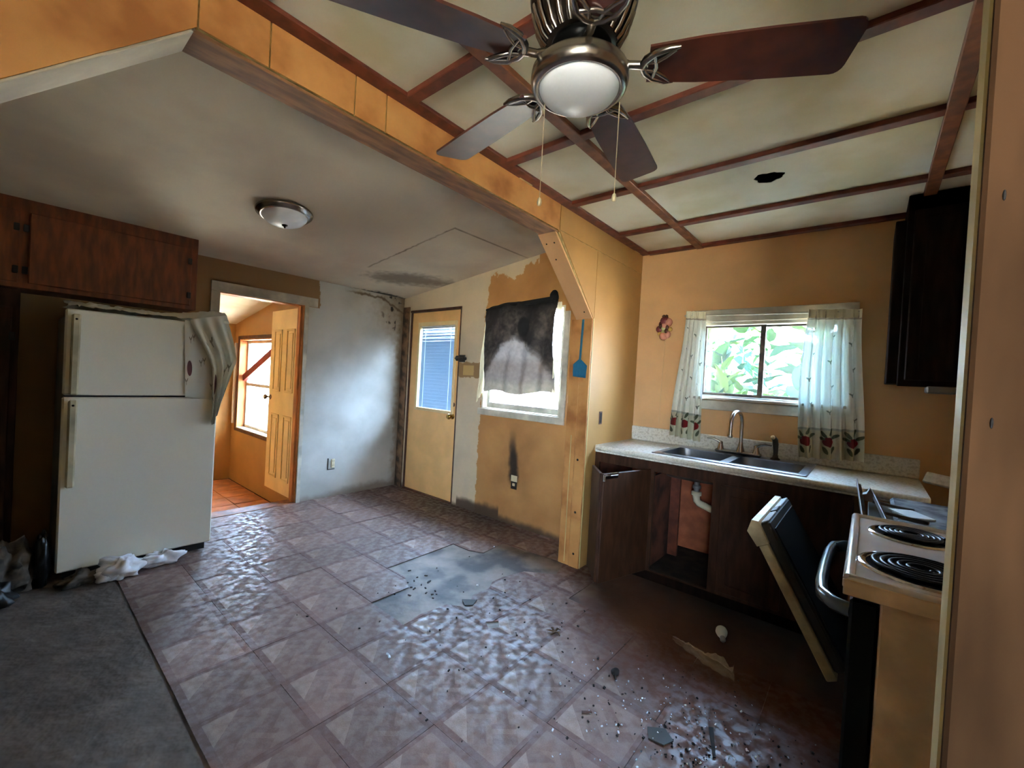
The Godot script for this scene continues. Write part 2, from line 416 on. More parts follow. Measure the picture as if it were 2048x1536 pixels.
func materials() -> void:
	mat("tan", c8(222, 174, 118), 0.6, {"tex": T.soft, "scale": 0.7})
	mat("yellow", c8(174, 128, 68), 0.6, {"tex": T.soft, "scale": 0.7})
	mat("header", c8(198, 142, 80), 0.6, {"tex": T.header, "scale": 0.45})
	mat("pinkboard", c8(206, 158, 110), 0.7, {"tex": T.soft})
	mat("doorwall", Color.WHITE, 0.7, {"tex": T.wall_door, "uv": 1})
	mat("westwall", Color.WHITE, 0.75, {"tex": T.wall_west, "uv": 1})
	mat("ceil_low", Color.WHITE, 0.8, {"tex": T.ceil_low, "uv": 1})
	mat("ceil_high", Color.WHITE, 0.8, {"tex": T.ceil_high, "scale": 0.45})
	mat("plain", c8(186, 150, 104), 0.8, {"tex": T.mottle})
	mat("batten", c8(118, 56, 34), 0.55, {"tex": T.grain, "scale": Vector3(1.0, 1.0, 1.0)})
	mat("batten_light", c8(142, 84, 48), 0.55, {"tex": T.grain})
	mat("raw", c8(196, 168, 112), 0.8, {"tex": T.grain, "scale": 1.5})
	mat("subfloor", c8(134, 117, 103), 0.6, {"tex": T.grime, "scale": 0.7, "grime": T.stain, "bump": [T.bumpy, 0.3]})
	mat("carpet", c8(98, 85, 74), 0.9, {"tex": T.mottle, "scale": 1.2, "bump": [T.bumpfine, 0.5]})
	for k in 3:
		mat("tile%d" % k, Color(1, 1, 1) * [1.0, 0.93, 0.88][k], 0.36, {"tex": T.tile, "uv": 1, "grime": T.stain, "rtex": T.wear})
		M["tile%d" % k].roughness = 1.0
		M["tile%d" % k].heightmap_enabled = true
		M["tile%d" % k].heightmap_texture = T.bumpy
		M["tile%d" % k].heightmap_scale = 0.06
	mat("white_trim", c8(214, 204, 182), 0.55, {"tex": T.mottle})
	mat("cream", c8(236, 208, 150), 0.5, {"tex": T.soft})
	mat("door_tan", c8(242, 190, 120), 0.45, {"tex": T.soft})
	mat("brown_frame", c8(96, 54, 36), 0.6, {"tex": T.grain})
	mat("orange_wood", c8(214, 132, 66), 0.55, {"tex": T.grain, "scale": Vector3(1, 0.3, 1)})
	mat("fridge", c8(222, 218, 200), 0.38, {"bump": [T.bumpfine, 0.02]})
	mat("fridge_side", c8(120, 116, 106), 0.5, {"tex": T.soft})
	mat("rubber", c8(28, 26, 24), 0.6)
	mat("handle", c8(190, 178, 146), 0.45, {"tex": T.mottle})
	mat("brown_cab", c8(128, 66, 30), 0.5, {"tex": T.grain, "scale": Vector3(2, 0.4, 2)})
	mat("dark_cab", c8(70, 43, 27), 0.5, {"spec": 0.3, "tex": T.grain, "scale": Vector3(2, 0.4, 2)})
	mat("black_cab", c8(36, 23, 17), 0.55, {"spec": 0.15, "tex": T.grain, "scale": Vector3(2, 0.4, 2)})
	mat("cab_in", c8(120, 70, 48), 0.8, {"tex": T.grime})
	mat("counter", Color.WHITE, 0.24, {"tex": T.marble, "scale": 3.0})
	mat("steel", c8(170, 172, 176), 0.28, {"metal": 1.0, "tex": T.fine})
	mat("steel_dull", c8(150, 148, 146), 0.42, {"metal": 1.0, "tex": T.mottle})
	mat("chrome", c8(205, 205, 210), 0.12, {"metal": 1.0})
	mat("nickel", c8(160, 153, 146), 0.26, {"metal": 1.0})
	mat("bronze_dark", c8(70, 62, 56), 0.3, {"metal": 1.0})
	mat("brass", c8(206, 164, 84), 0.22, {"metal": 1.0})
	mat("black", c8(18, 17, 17), 0.45)
	mat("gloss_black", c8(12, 12, 12), 0.28, {"spec": 0.2})
	mat("coil", c8(24, 23, 23), 0.4, {"metal": 0.6})
	mat("opal", c8(226, 228, 232), 0.35, {"back": Color(0.3, 0.3, 0.3)})
	mat("blade", c8(88, 44, 32), 0.32, {"tex": T.grain, "scale": Vector3(1, 1, 1)})
	mat("chain", c8(190, 172, 134), 0.4, {"metal": 0.5})
	mat("pvc", c8(226, 218, 190), 0.4)
	mat("enamel", c8(206, 198, 190), 0.22, {"tex": T.soft, "coat": 0.4})
	mat("almond", c8(240, 210, 170), 0.5, {"tex": T.mottle, "scale": 1.2})
	mat("beige_edge", c8(214, 194, 146), 0.55, {"tex": T.mottle, "scale": 2.0})
	mat("dw_grey", c8(66, 63, 58), 0.5, {"spec": 0.25})
	mat("sheer", Color.WHITE, 0.9, {"tex": T.sheer, "uv": 1, "alpha": 1, "back": Color(0.24, 0.29, 0.32)})
	mat("sheer_plain", Color(0.95, 0.92, 0.8, 0.96), 0.9, {"alpha": 1, "back": Color(0.1, 0.1, 0.1)})
	mat("scorch", Color.WHITE, 0.95, {"tex": T.scorch, "uv": 1, "bump": [T.bumpfine, 0.15], "back": Color(0.12, 0.12, 0.12)})
	M.scorch.uv1_scale = Vector3.ONE
	mat("motif", Color.WHITE, 0.95, {"tex": T.motif, "uv": 1, "back": Color(0.25, 0.25, 0.22)})
	mat("cloth_white", c8(220, 220, 222), 0.85, {"tex": T.soft})
	mat("rag", c8(104, 92, 78), 0.95, {"tex": T.grime, "scale": 3.0})
	mat("glass", Color(1, 1, 1, 0.04), 0.03, {"alpha": 1})
	mat("plastic_film", Color(0.70, 0.62, 0.48, 0.28), 0.28, {"alpha": 1})
	mat("blind", Color(0.060, 0.098, 0.130).linear_to_srgb(), 0.7, {"spec": 0.05})
	mat("alu", c8(168, 166, 160), 0.45, {"metal": 0.6, "tex": T.mottle})
	mat("rail_dark", c8(92, 76, 60), 0.6, {"tex": T.grime, "scale": 3.0})
	mat("teal", c8(30, 96, 122), 0.45)
	mat("red_wood", c8(128, 34, 34), 0.6)
	mat("plum", c8(120, 56, 58), 0.25); mat("peach", c8(206, 140, 116), 0.25); mat("lime", c8(188, 190, 128), 0.3); mat("brown_gloss", c8(78, 44, 34), 0.2); mat("gold_gloss", c8(214, 170, 88), 0.25)
	mat("string", c8(214, 180, 130), 0.8)
	mat("outlet", c8(222, 206, 168), 0.4)
	mat("dirt", c8(34, 28, 24), 0.9)
	mat("shard", Color(0.86, 0.9, 0.92, 0.3), 0.05, {"alpha": 1})
	mat("deadleaf", c8(92, 62, 36), 0.8)
	mat("post_brown", c8(78, 53, 34), 0.85, {"spec": 0.12, "tex": T.grain, "scale": Vector3(1.2, 0.25, 1.2)})
	mat("post_edge", c8(214, 194, 132), 0.6, {"tex": T.mottle})
	mat("ground", c8(196, 190, 172), 1.0, {"tex": T.grime, "scale": 0.4})
	mat("leaf", Color(0.020, 0.068, 0.018).linear_to_srgb(), 0.7, {"back": Color(0.02, 0.03, 0.01), "tex": T.soft, "spec": 0.08})
	mat("leaf_blue", Color(0.018, 0.060, 0.040).linear_to_srgb(), 0.7, {"back": Color(0.01, 0.03, 0.02), "tex": T.soft, "spec": 0.08})
	mat("leaf_lime", Color(0.040, 0.090, 0.018).linear_to_srgb(), 0.7, {"back": Color(0.03, 0.04, 0.01), "tex": T.soft, "spec": 0.08})
	mat("stem", c8(96, 106, 62), 0.7)
	mat("annex_tile", c8(196, 124, 74), 0.5, {"tex": T.mottle, "scale": 1.2})
	mat("bulb_glass", c8(196, 200, 186), 0.3)
	mat("black_bag", c8(16, 15, 15), 0.4)
	mat("siding", c8(200, 196, 186), 0.8)
	M.steel.anisotropy_enabled = false

func structure(called: String, m: MB, material: Material, label: String) -> MeshInstance3D:
	var o := obj(called, m, material)
	tag(o, label, "floor" if called.begins_with("floor") else "ceiling" if called.begins_with("ceiling") else "ground" if called.begins_with("ground") else "trim" if called.begins_with("trim") else "wall", "", "structure")
	return o

# local x, y, z = world -z, y, x: for walls that face east
func east() -> Transform3D: return Transform3D(Basis(Vector3(0, 0, -1), Vector3(0, 1, 0), Vector3(1, 0, 0)), Vector3.ZERO)
# local x, y, z = world x, z, -y: for ceilings seen from below
func below(y: float, k := 0.0, x0 := 0.0) -> Transform3D:
	return Transform3D(Basis(Vector3(1, k, 0), Vector3(0, 0, 1), Vector3(k, -1, 0)), Vector3(0, y - k * x0, 0))

func shell() -> void:
	var m := MB.new()
	m.span(Vector3(XW - 0.1, -0.25, ZN - 0.1), Vector3(2.7, -0.004, 2.3))
	var fl := structure("floor", m, M.subfloor, "grey bare subfloor with worn square vinyl tiles over most of it")
	floor_tiles(fl)
	m = MB.new()
	m.span(Vector3(XW, -0.004, -0.462), Vector3(-0.3, 0.001, 2.2))
	obj("carpet", m, M.carpet, fl, "dark bare floor sheet")

	m = MB.new()
	m.wall(XBB, 0.78, 0, 2.6, ZN - 0.12, ZN, [[-1.03, -0.13, 1.27, 1.85]])
	structure("wall_north", m, M.tan, "tan wall above the sink counter with the curtained window")

	m = MB.new(); m.uo = Vector2(-4.3, 0); m.us = Vector2(2.8, 2.6)
	m.wall(XW - 0.12, XBB, 0, 2.6, ZD - 0.13, ZD, [[-4.115, -3.265, -0.1, 2.055], [-2.92, -1.995, 1.035, 1.985]])
	structure("wall_northwest", m, M.doorwall, "patchy white and tan wall with the back door and scorched window")

	m = MB.new(); m.xf = east(); m.uo = Vector2(-1.1, 0); m.us = Vector2(4.2, 2.5)
	m.wall(-1.0, -ZD + 0.13, -0.25, 2.6, XW - 0.12, XW, [[1.167, 1.872, -0.3, 1.935]])
	structure("wall_west", m, M.westwall, "stained white wall with the open doorway, mouldy in its top corner")

	# the dividing wall with its wide opening: knees at both ends of the header
	m = MB.new(); m.xf = east()
	var face := PackedVector2Array([Vector2(-2.3, 0), Vector2(-0.15, 0), Vector2(-0.15, 1.82), Vector2(0.334, 2.298), Vector2(2.195, 2.28), Vector2(2.70, 1.79), Vector2(2.70, 0), Vector2(3.467, 0), Vector2(3.467, 2.6), Vector2(-2.3, 2.6)])
	m.prism(face, XBB, XB)
	var dv := structure("wall_divider", m, M.raw, "tan panelled header and wing wall dividing the two halves of the room")
	var cuts := [-2.3, 0.336, 0.527, 0.823, 0.957, 2.21]
	for k in 5:
		var strip := PackedVector2Array([Vector2(cuts[k] + 0.003, -0.1), Vector2(cuts[k + 1] - 0.003, -0.1), Vector2(cuts[k + 1] - 0.003, 2.447 - 0.004 * (k % 2)), Vector2(cuts[k] + 0.003, 2.447)])
		for p in Geometry2D.intersect_polygons(face, strip):
			m = MB.new(); m.xf = east(); m.prism(p, XB, XB + 0.006)
			obj("panel", m, M.header, dv)
	for p in [[[2.216, 2.286], [3.467, 2.286], [3.467, 2.45], [2.216, 2.447]], [[2.215, 2.280], [2.70, 2.280], [2.70, 1.795]], [[2.705, 0.0], [3.467, 0.0], [3.467, 2.281], [2.705, 2.281]]]:
		var q := PackedVector2Array()
		for w in p: q.append(Vector2(w[0], w[1]))
		m = MB.new(); m.xf = east(); m.prism(q, XB, XB + 0.005)
		obj("panel", m, M.yellow, dv)
	# soffit boards
	m = MB.new(); m.bar(Vector3(-1.607, 2.268, -2.175), Vector3(-1.607, 1.788, -2.706), 0.135, 0.014, Vector3(0, 0.7, -0.7))
	obj("soffit_board", m, M.pinkboard, dv, "pinkish diagonal board")
	m = MB.new(); m.bar(Vector3(-1.600, 2.286, -0.32), Vector3(-1.600, 2.270, -2.20), 0.125, 0.012)
	obj("soffit_board", m, mat("beam_wood", c8(150, 102, 62), 0.6, {"tex": T.grain, "scale": Vector3(2, 2, 0.4)}), dv)
	m = MB.new(); m.bar(Vector3(-1.600, 2.292, -0.33), Vector3(-1.600, 1.815, 0.155), 0.125, 0.012, Vector3(0, 0.7, 0.7))
	obj("soffit_board", m, M.white_trim, dv, "whitish diagonal soffit board")
	for w in [[-1.712, -1.622, 0.012], [-1.618, -1.537, 0.018]]:
		m = MB.new(); m.span(Vector3(w[0], 0, -2.70), Vector3(w[1], 1.80, -2.70 + w[2]), 0.003)
		obj("post_board", m, M.header, dv)
	m = MB.new()      # bare splintered edge and nail holes
	m.span(Vector3(-1.541, 0.0, -2.703), Vector3(-1.533, 1.80, -2.696))
	m.span(Vector3(-1.660, 0.02, -2.687), Vector3(-1.655, 0.95, -2.6855))
	obj("bare_edge", m, M.post_edge, dv)
	for w in [[-1.590, 0.78, -2.682, 0.009], [-1.585, 0.40, -2.682, 0.009], [-1.580, 0.10, -2.682, 0.009], [-1.64, 2.215, -2.225, 0.006], [-1.58, 2.215, -2.225, 0.006], [-1.62, 2.135, -2.313, 0.006], [-1.58, 1.84, -2.639, 0.006]]:
		m = MB.new(); m.ball(Vector3(w[0], w[1], w[2]), Vector3(w[3], w[3], 0.003 if w[3] > 0.008 else 0.006), 8)
		obj("nail_hole", m, M.dirt, dv)

	# ceilings
	m = MB.new(); m.xf = below(2.205, 0.125, -4.26); m.uo = Vector2(-4.3, -3.1); m.us = Vector2(2.8, 4.2)
	m.wall(XW - 0.12, XBB + 0.01, ZD - 0.13, 1.1, -0.08, 0.0)
	structure("ceiling_low", m, M.ceil_low, "low sloping off-white ceiling with brown mould near the corner")
	m = MB.new(); m.xf = below(2.455)
	m.wall(XB - 0.06, 2.7, ZN - 0.12, 2.3, -0.08, 0.0, [[-0.56, -0.36, -2.60, -2.45]])
	var ring := []
	for k in 24:
		var a := TAU * k / 24
		var o := Vector2(cos(a), sin(a)); o /= maxf(absf(o.x), absf(o.y))
		var r := 1.0 + 0.10 * sin(3.0 * a + 1.0) + 0.08 * sin(7.0 * a)
		ring.append([Vector2(-0.46 + o.x * 0.10, -2.525 + o.y * 0.075), Vector2(-0.46 + cos(a) * 0.066 * r, -2.525 + sin(a) * 0.060 * r)])
	for k in 24:
		var a: Array = ring[k]; var b: Array = ring[(k + 1) % 24]
		m.quad(Vector3(a[0].x, a[0].y, 0), Vector3(b[0].x, b[0].y, 0), Vector3(b[1].x, b[1].y, 0), Vector3(a[1].x, a[1].y, 0))
		m.quad(Vector3(a[1].x, a[1].y, 0), Vector3(b[1].x, b[1].y, 0), Vector3(b[1].x, b[1].y, -0.003), Vector3(a[1].x, a[1].y, -0.003))
	var ch := structure("ceiling_high", m, M.ceil_high, "yellowed board ceiling with red-brown battens and a torn hole")
	m = MB.new()
	m.span(Vector3(-0.62, 2.459, -2.66), Vector3(-0.30, 2.54, -2.40))
	obj("hole_cavity", m, mat("void", c8(6, 5, 5), 1.0, {"spec": 0.0}), ch, "dark hole in the ceiling")
	battens(ch)
	m = MB.new(); m.span(Vector3(-7.0, 2.75, -3.7), Vector3(3.2, 2.85, 9.0))
	m.span(Vector3(-4.45, 2.59, ZD - 0.13), Vector3(-4.3, 2.76, 1.1))
	var rf := structure("ceiling_roof", m, M.siding, "flat roof boards above both ceilings")
	rf.set_meta("category", "roof")

	# right-hand walls and the part of the house behind the camera
	m = MB.new(); m.xf = east(); m.wall(0.55, 3.59, 0, 2.6, 0.66, 0.78)
	structure("wall_east", m, M.tan, "tan wall in the dark corner behind the stove")
	m = MB.new(); m.span(Vector3(0.072, 0, -0.66), Vector3(2.7, 2.46, -0.566))
	var wp := structure("wall_partition", m, M.plain, "brown wall end at the right edge beside the stove")
	m = MB.new(); m.span(Vector3(0.066, 0, -0.580), Vector3(0.40, 2.455, -0.545), 0.003)
	obj("casing_board", m, M.post_brown, wp, "brown wood casing board")
	m = MB.new(); m.span(Vector3(0.064, 0, -0.598), Vector3(0.078, 2.455, -0.556), 0.002)
	obj("casing_edge", m, M.post_edge, wp, "bare yellowish edge")
	for w in [[0.081, 1.325], [0.079, 1.52]]:
		m = MB.new(); m.ball(Vector3(w[0], w[1], -0.545), Vector3(0.0012, 0.005, 0.002), 8)
		obj("nail_hole", m, M.dirt, wp)
	m = MB.new(); m.wall(-1.66, 2.7, 0, 2.6, 2.2, 2.32, [[0.6, 1.8, 0.8, 2.1]])
	structure("wall_south", m, M.plain, "tan wall behind the viewer with a wide window")
	m = MB.new(); m.xf = east(); m.wall(-2.32, 0.66, 0, 2.6, 2.6, 2.72)
	structure("wall_southeast", m, M.plain, "tan side wall behind the viewer")
	m = MB.new(); m.span(Vector3(-0.40, 0, 1.0), Vector3(-0.30, 2.46, 2.2))
	structure("wall_hall", m, M.plain, "tan hall wall beside the viewer")
	m = MB.new(); m.wall(XW - 0.12, XBB, 0, 2.6, 1.0, 1.12)
	structure("wall_southwest", m, M.plain, "tan end wall of the low half of the room")

	# the lower room beyond the doorway
	m = MB.new(); m.span(Vector3(-6.6, -0.4, -2.1), Vector3(XW - 0.115, -0.196, 0.2))
	var fa := structure("floor_annex", m, M.dirt, "lower floor of orange-brown tiles beyond the doorway")
	var tm := MB.new(); tm.box(Vector3.ZERO, Vector3(0.296, 0.008, 0.296), 0.002)
	var tile := tm.done(); tile.surface_set_material(0, M.annex_tile)
	rng.seed = 5
	for i in 7: for j in 6:
		var o := piece("floor_tile", tile, null, fa, Transform3D(Basis.from_euler(Vector3(rng.randf_range(-0.012, 0.012), rng.randf_range(-0.02, 0.02), rng.randf_range(-0.012, 0.012))), Vector3(-6.25 + 0.302 * i, -0.190, -1.80 + 0.302 * j)))
		o.name = "floor_tile"
	m = MB.new(); m.wall(-6.6, XW - 0.12, -0.4, 2.6, -2.09, -1.97, [[-6.29, -5.22, 0.50, 1.65]])
	structure("wall_annex_north", m, M.yellow, "yellow wall of the next room with its orange-framed window")
	m = MB.new(); m.xf = east(); m.wall(-0.3, 2.1, -0.4, 2.6, -6.6, -6.46)
	structure("wall_annex_west", m, M.yellow, "far yellow wall of the next room")
	m = MB.new(); m.wall(-6.6, XW - 0.12, -0.4, 2.6, 0.05, 0.17)
	structure("wall_annex_south", m, M.yellow, "near yellow wall of the next room behind the fridge")
	m = MB.new(); m.xf = below(1.85, 0.17, -6.46)
	m.wall(-6.6, XW - 0.12, -2.09, 0.17, -0.08, 0.0)
	structure("ceiling_annex", m, M.ceil_high, "whitish sloping ceiling of the next room")

	# trim
	m = MB.new()
	m.span(Vector3(XW, 1.935, -1.10), Vector3(XW + 0.018, 2.02, -2.0), 0.003)
	m.span(Vector3(XW, 0, -1.10), Vector3(XW + 0.018, 1.935, -1.167), 0.003)
	m.span(Vector3(XW, 0, -1.876), Vector3(XW + 0.016, 1.935, -1.915), 0.003)
	structure("trim_1", m, M.white_trim, "off-white casing round the open doorway")
	m = MB.new()
	m.span(Vector3(XW - 0.125, 0, -1.866), Vector3(XW + 0.004, 1.935, -1.880), 0.002)
	m.span(Vector3(XW - 0.125, 1.928, -1.167), Vector3(XW + 0.004, 1.938, -1.872))
	m.span(Vector3(XW - 0.06, 0, -1.850), Vector3(XW - 0.02, 1.93, -1.868), 0.002)
	structure("trim_2", m, M.orange_wood, "orange-brown door jamb with stop in the doorway")
	m = MB.new(); m.span(Vector3(XW - 0.14, -0.2, -1.16), Vector3(XW + 0.02, 0.006, -1.88), 0.004)
	structure("trim_3", m, M.batten_light, "brown threshold at the step down to the next room")
	m = MB.new()
	m.span(Vector3(XW + 0.005, 0.0, ZD), Vector3(XW + 0.125, 2.10, ZD + 0.016), 0.003)
	structure("trim_4", m, mat("worn_casing", c8(132, 98, 68), 0.7, {"tex": T.grime, "scale": 1.6}), "worn brown casing between the corner and the back door")
	m = MB.new(); m.span(Vector3(-4.115, 2.030, ZD - 0.01), Vector3(-3.265, 2.055, ZD + 0.012), 0.002)
	structure("trim_5", m, M.brown_frame, "dark brown strip along the top of the back door")
	m = MB.new()
	m.span(Vector3(-2.95, 0.972, ZD), Vector3(-1.94, 1.035, ZD + 0.018), 0.003)
	m.span(Vector3(-1.995, 1.03, ZD), Vector3(-1.94, 1.93, ZD + 0.018), 0.003)
	structure("trim_6", m, M.white_trim, "pale casing under and beside the scorched window")
	m = MB.new()
	m.span(Vector3(-1.105, 1.85, ZN), Vector3(-0.077, 1.945, ZN + 0.02), 0.004)
	m.span(Vector3(-1.10, 1.19, ZN), Vector3(-1.02, 1.85, ZN + 0.018), 0.003)
	m.span(Vector3(-0.14, 1.19, ZN), Vector3(-0.08, 1.85, ZN + 0.018), 0.003)
	m.span(Vector3(-1.10, 1.19, ZN), Vector3(-0.08, 1.262, ZN + 0.018), 0.003)
	m.span(Vector3(-1.10, 1.266, ZN), Vector3(-0.08, 1.286, ZN + 0.04), 0.004)
	m.span(Vector3(-1.04, 1.828, ZN - 0.06), Vector3(-0.13, 1.862, ZN + 0.008), 0.003)
	structure("trim_7", m, M.white_trim, "cream casing round the window over the sink")

func battens(ch: Node3D) -> void:
	var k := 0
	for z in [-0.42, -1.03, -1.64, -2.255, -2.905, -3.435]:
		var segs := [[XB + 0.07, -1.095], [-1.045, 0.165], [0.215, 1.42], [1.47, 2.6]]
		for s in segs:
			if z > -0.56 or s[0] < 0.6:
				var m := MB.new()
				m.span(Vector3(s[0], 2.432, z - 0.026), Vector3(minf(s[1], 2.6 if z > -0.56 else 0.66), 2.456, z + 0.026), 0.003)
				obj("batten", m, M.batten, ch)
	for x in [-1.07, 0.19]:
		var m := MB.new()
		m.span(Vector3(x - 0.027, 2.430, ZN), Vector3(x + 0.027, 2.456, -0.66 if x > 0 else 2.2), 0.003)
		obj("batten", m, M.batten_light, ch)
	var m := MB.new()
	m.span(Vector3(XB, 2.440, ZN), Vector3(XB + 0.07, 2.456, 2.2), 0.003)
	obj("batten", m, M.batten, ch)
	m = MB.new()
	for n in 26:
		rng.seed = n
		var z := -3.4 + 0.115 * n
		m.span(Vector3(XB - 0.002, 2.438 + rng.randf() * 0.008, z), Vector3(XB + 0.012 + rng.randf() * 0.012, 2.452, z + 0.09 + rng.randf() * 0.05), 0.002)
	obj("torn_edge", m, M.post_edge, ch)

func floor_tiles(fl: Node3D) -> void:
	var bare := PackedVector2Array()     # x, z of the torn patch
	for p in [[-2.455, -1.722], [-2.27, -1.73], [-2.13, -1.66], [-2.14, -1.41], [-1.83, -1.402], [-1.85, -1.53], [-1.825, -1.70], [-1.715, -1.775], [-1.80, -1.885], [-1.79, -2.03], [-1.85, -2.13], [-1.78, -2.37], [-1.60, -2.50], [-1.66, -2.70], [-1.85, -2.68], [-2.215, -2.64], [-2.19, -2.39], [-2.30, -2.34], [-2.47, -2.335]]:
		bare.append(Vector2(p[0], p[1]))
	var bare2 := PackedVector2Array()    # no tiles left by the cabinets
	for p in [[-1.36, -2.285], [-0.98, -2.262], [-0.70, -2.25], [-0.42, -2.30], [-0.28, -2.34], [0.1, -2.3], [0.1, -3.4], [-1.36, -3.4]]: bare2.append(Vector2(p[0], p[1]))
	var small := PackedVector2Array()
	for p in [[-1.545, -1.735], [-1.50, -1.79], [-1.46, -1.75], [-1.49, -1.70]]: small.append(Vector2(p[0], p[1]))
	var full := []
	for k in 3:
		var m := MB.new(); m.xf = Transform3D(Basis(Vector3.RIGHT, Vector3(0, 0, -1), Vector3.UP), Vector3.ZERO)
		m.uo = Vector2(-0.155, -0.155); m.us = Vector2(0.31, 0.31)
		var h := 0.1545
		m.prism(PackedVector2Array([Vector2(-h, -h), Vector2(h, -h), Vector2(h, h), Vector2(-h, h)]), -0.0035, 0.0)
		var me := m.done(); me.surface_set_material(0, M["tile%d" % k])
		full.append(me)
	rng.seed = 11
	for i in 15: for j in 9:
		var x := -4.31 + 0.31 * i + 0.155; var z := -0.475 - 0.31 * j - 0.155
		if z < ZD - 0.12 and x < -1.9: continue
		if x < -3.6 and z > -0.92: continue
		if x > -0.05: continue
		var k := rng.randi() % 3
		var tilt := Basis.from_euler(Vector3(rng.randf_range(-0.004, 0.004), rng.randf_range(-0.008, 0.008), rng.randf_range(-0.004, 0.004)))
		var at := Transform3D(tilt, Vector3(x, 0.001 + rng.randf() * 0.0015, z))
		var sq := PackedVector2Array([Vector2(x - 0.1545, z - 0.1545), Vector2(x + 0.1545, z - 0.1545), Vector2(x + 0.1545, z + 0.1545), Vector2(x - 0.1545, z + 0.1545)])
		var left := [sq]
		var cut := false
		for b in [bare, bare2, small]:
			var next := []
			for p in left:
				var got := Geometry2D.clip_polygons(p, b)
				if got.size() != 1 or got[0].size() != p.size() or not Array(got[0]).all(func(w): return Array(p).any(func(y): return y.is_equal_approx(w))): cut = true
				next.append_array(got)
			left = next
		if not cut:
			piece("floor_tile", full[k], null, fl, at)
			continue
		for p in left:
			if p.size() < 3: continue
			var ar := 0.0
			for n in p.size(): ar += p[n].cross(p[(n + 1) % p.size()])
			if absf(ar) < 0.004: continue
			var m := MB.new(); m.xf = Transform3D(Basis(Vector3.RIGHT, Vector3(0, 0, -1), Vector3.UP), Vector3.ZERO)
			m.uo = Vector2(-0.155, -0.155); m.us = Vector2(0.31, 0.31)
			var q := PackedVector2Array()
			for w in p: q.append(Vector2(w.x - x, -(w.y - z)))
			m.prism(q, -0.0035, 0.0)
			var me := m.done(); me.surface_set_material(0, M["tile%d" % k])
			piece("floor_tile", me, null, fl, at)

func opening(called: String, at: Vector3, label: String) -> Node3D:
	return thing(called, at, label, "window" if called.begins_with("window") else "door", "", "structure")

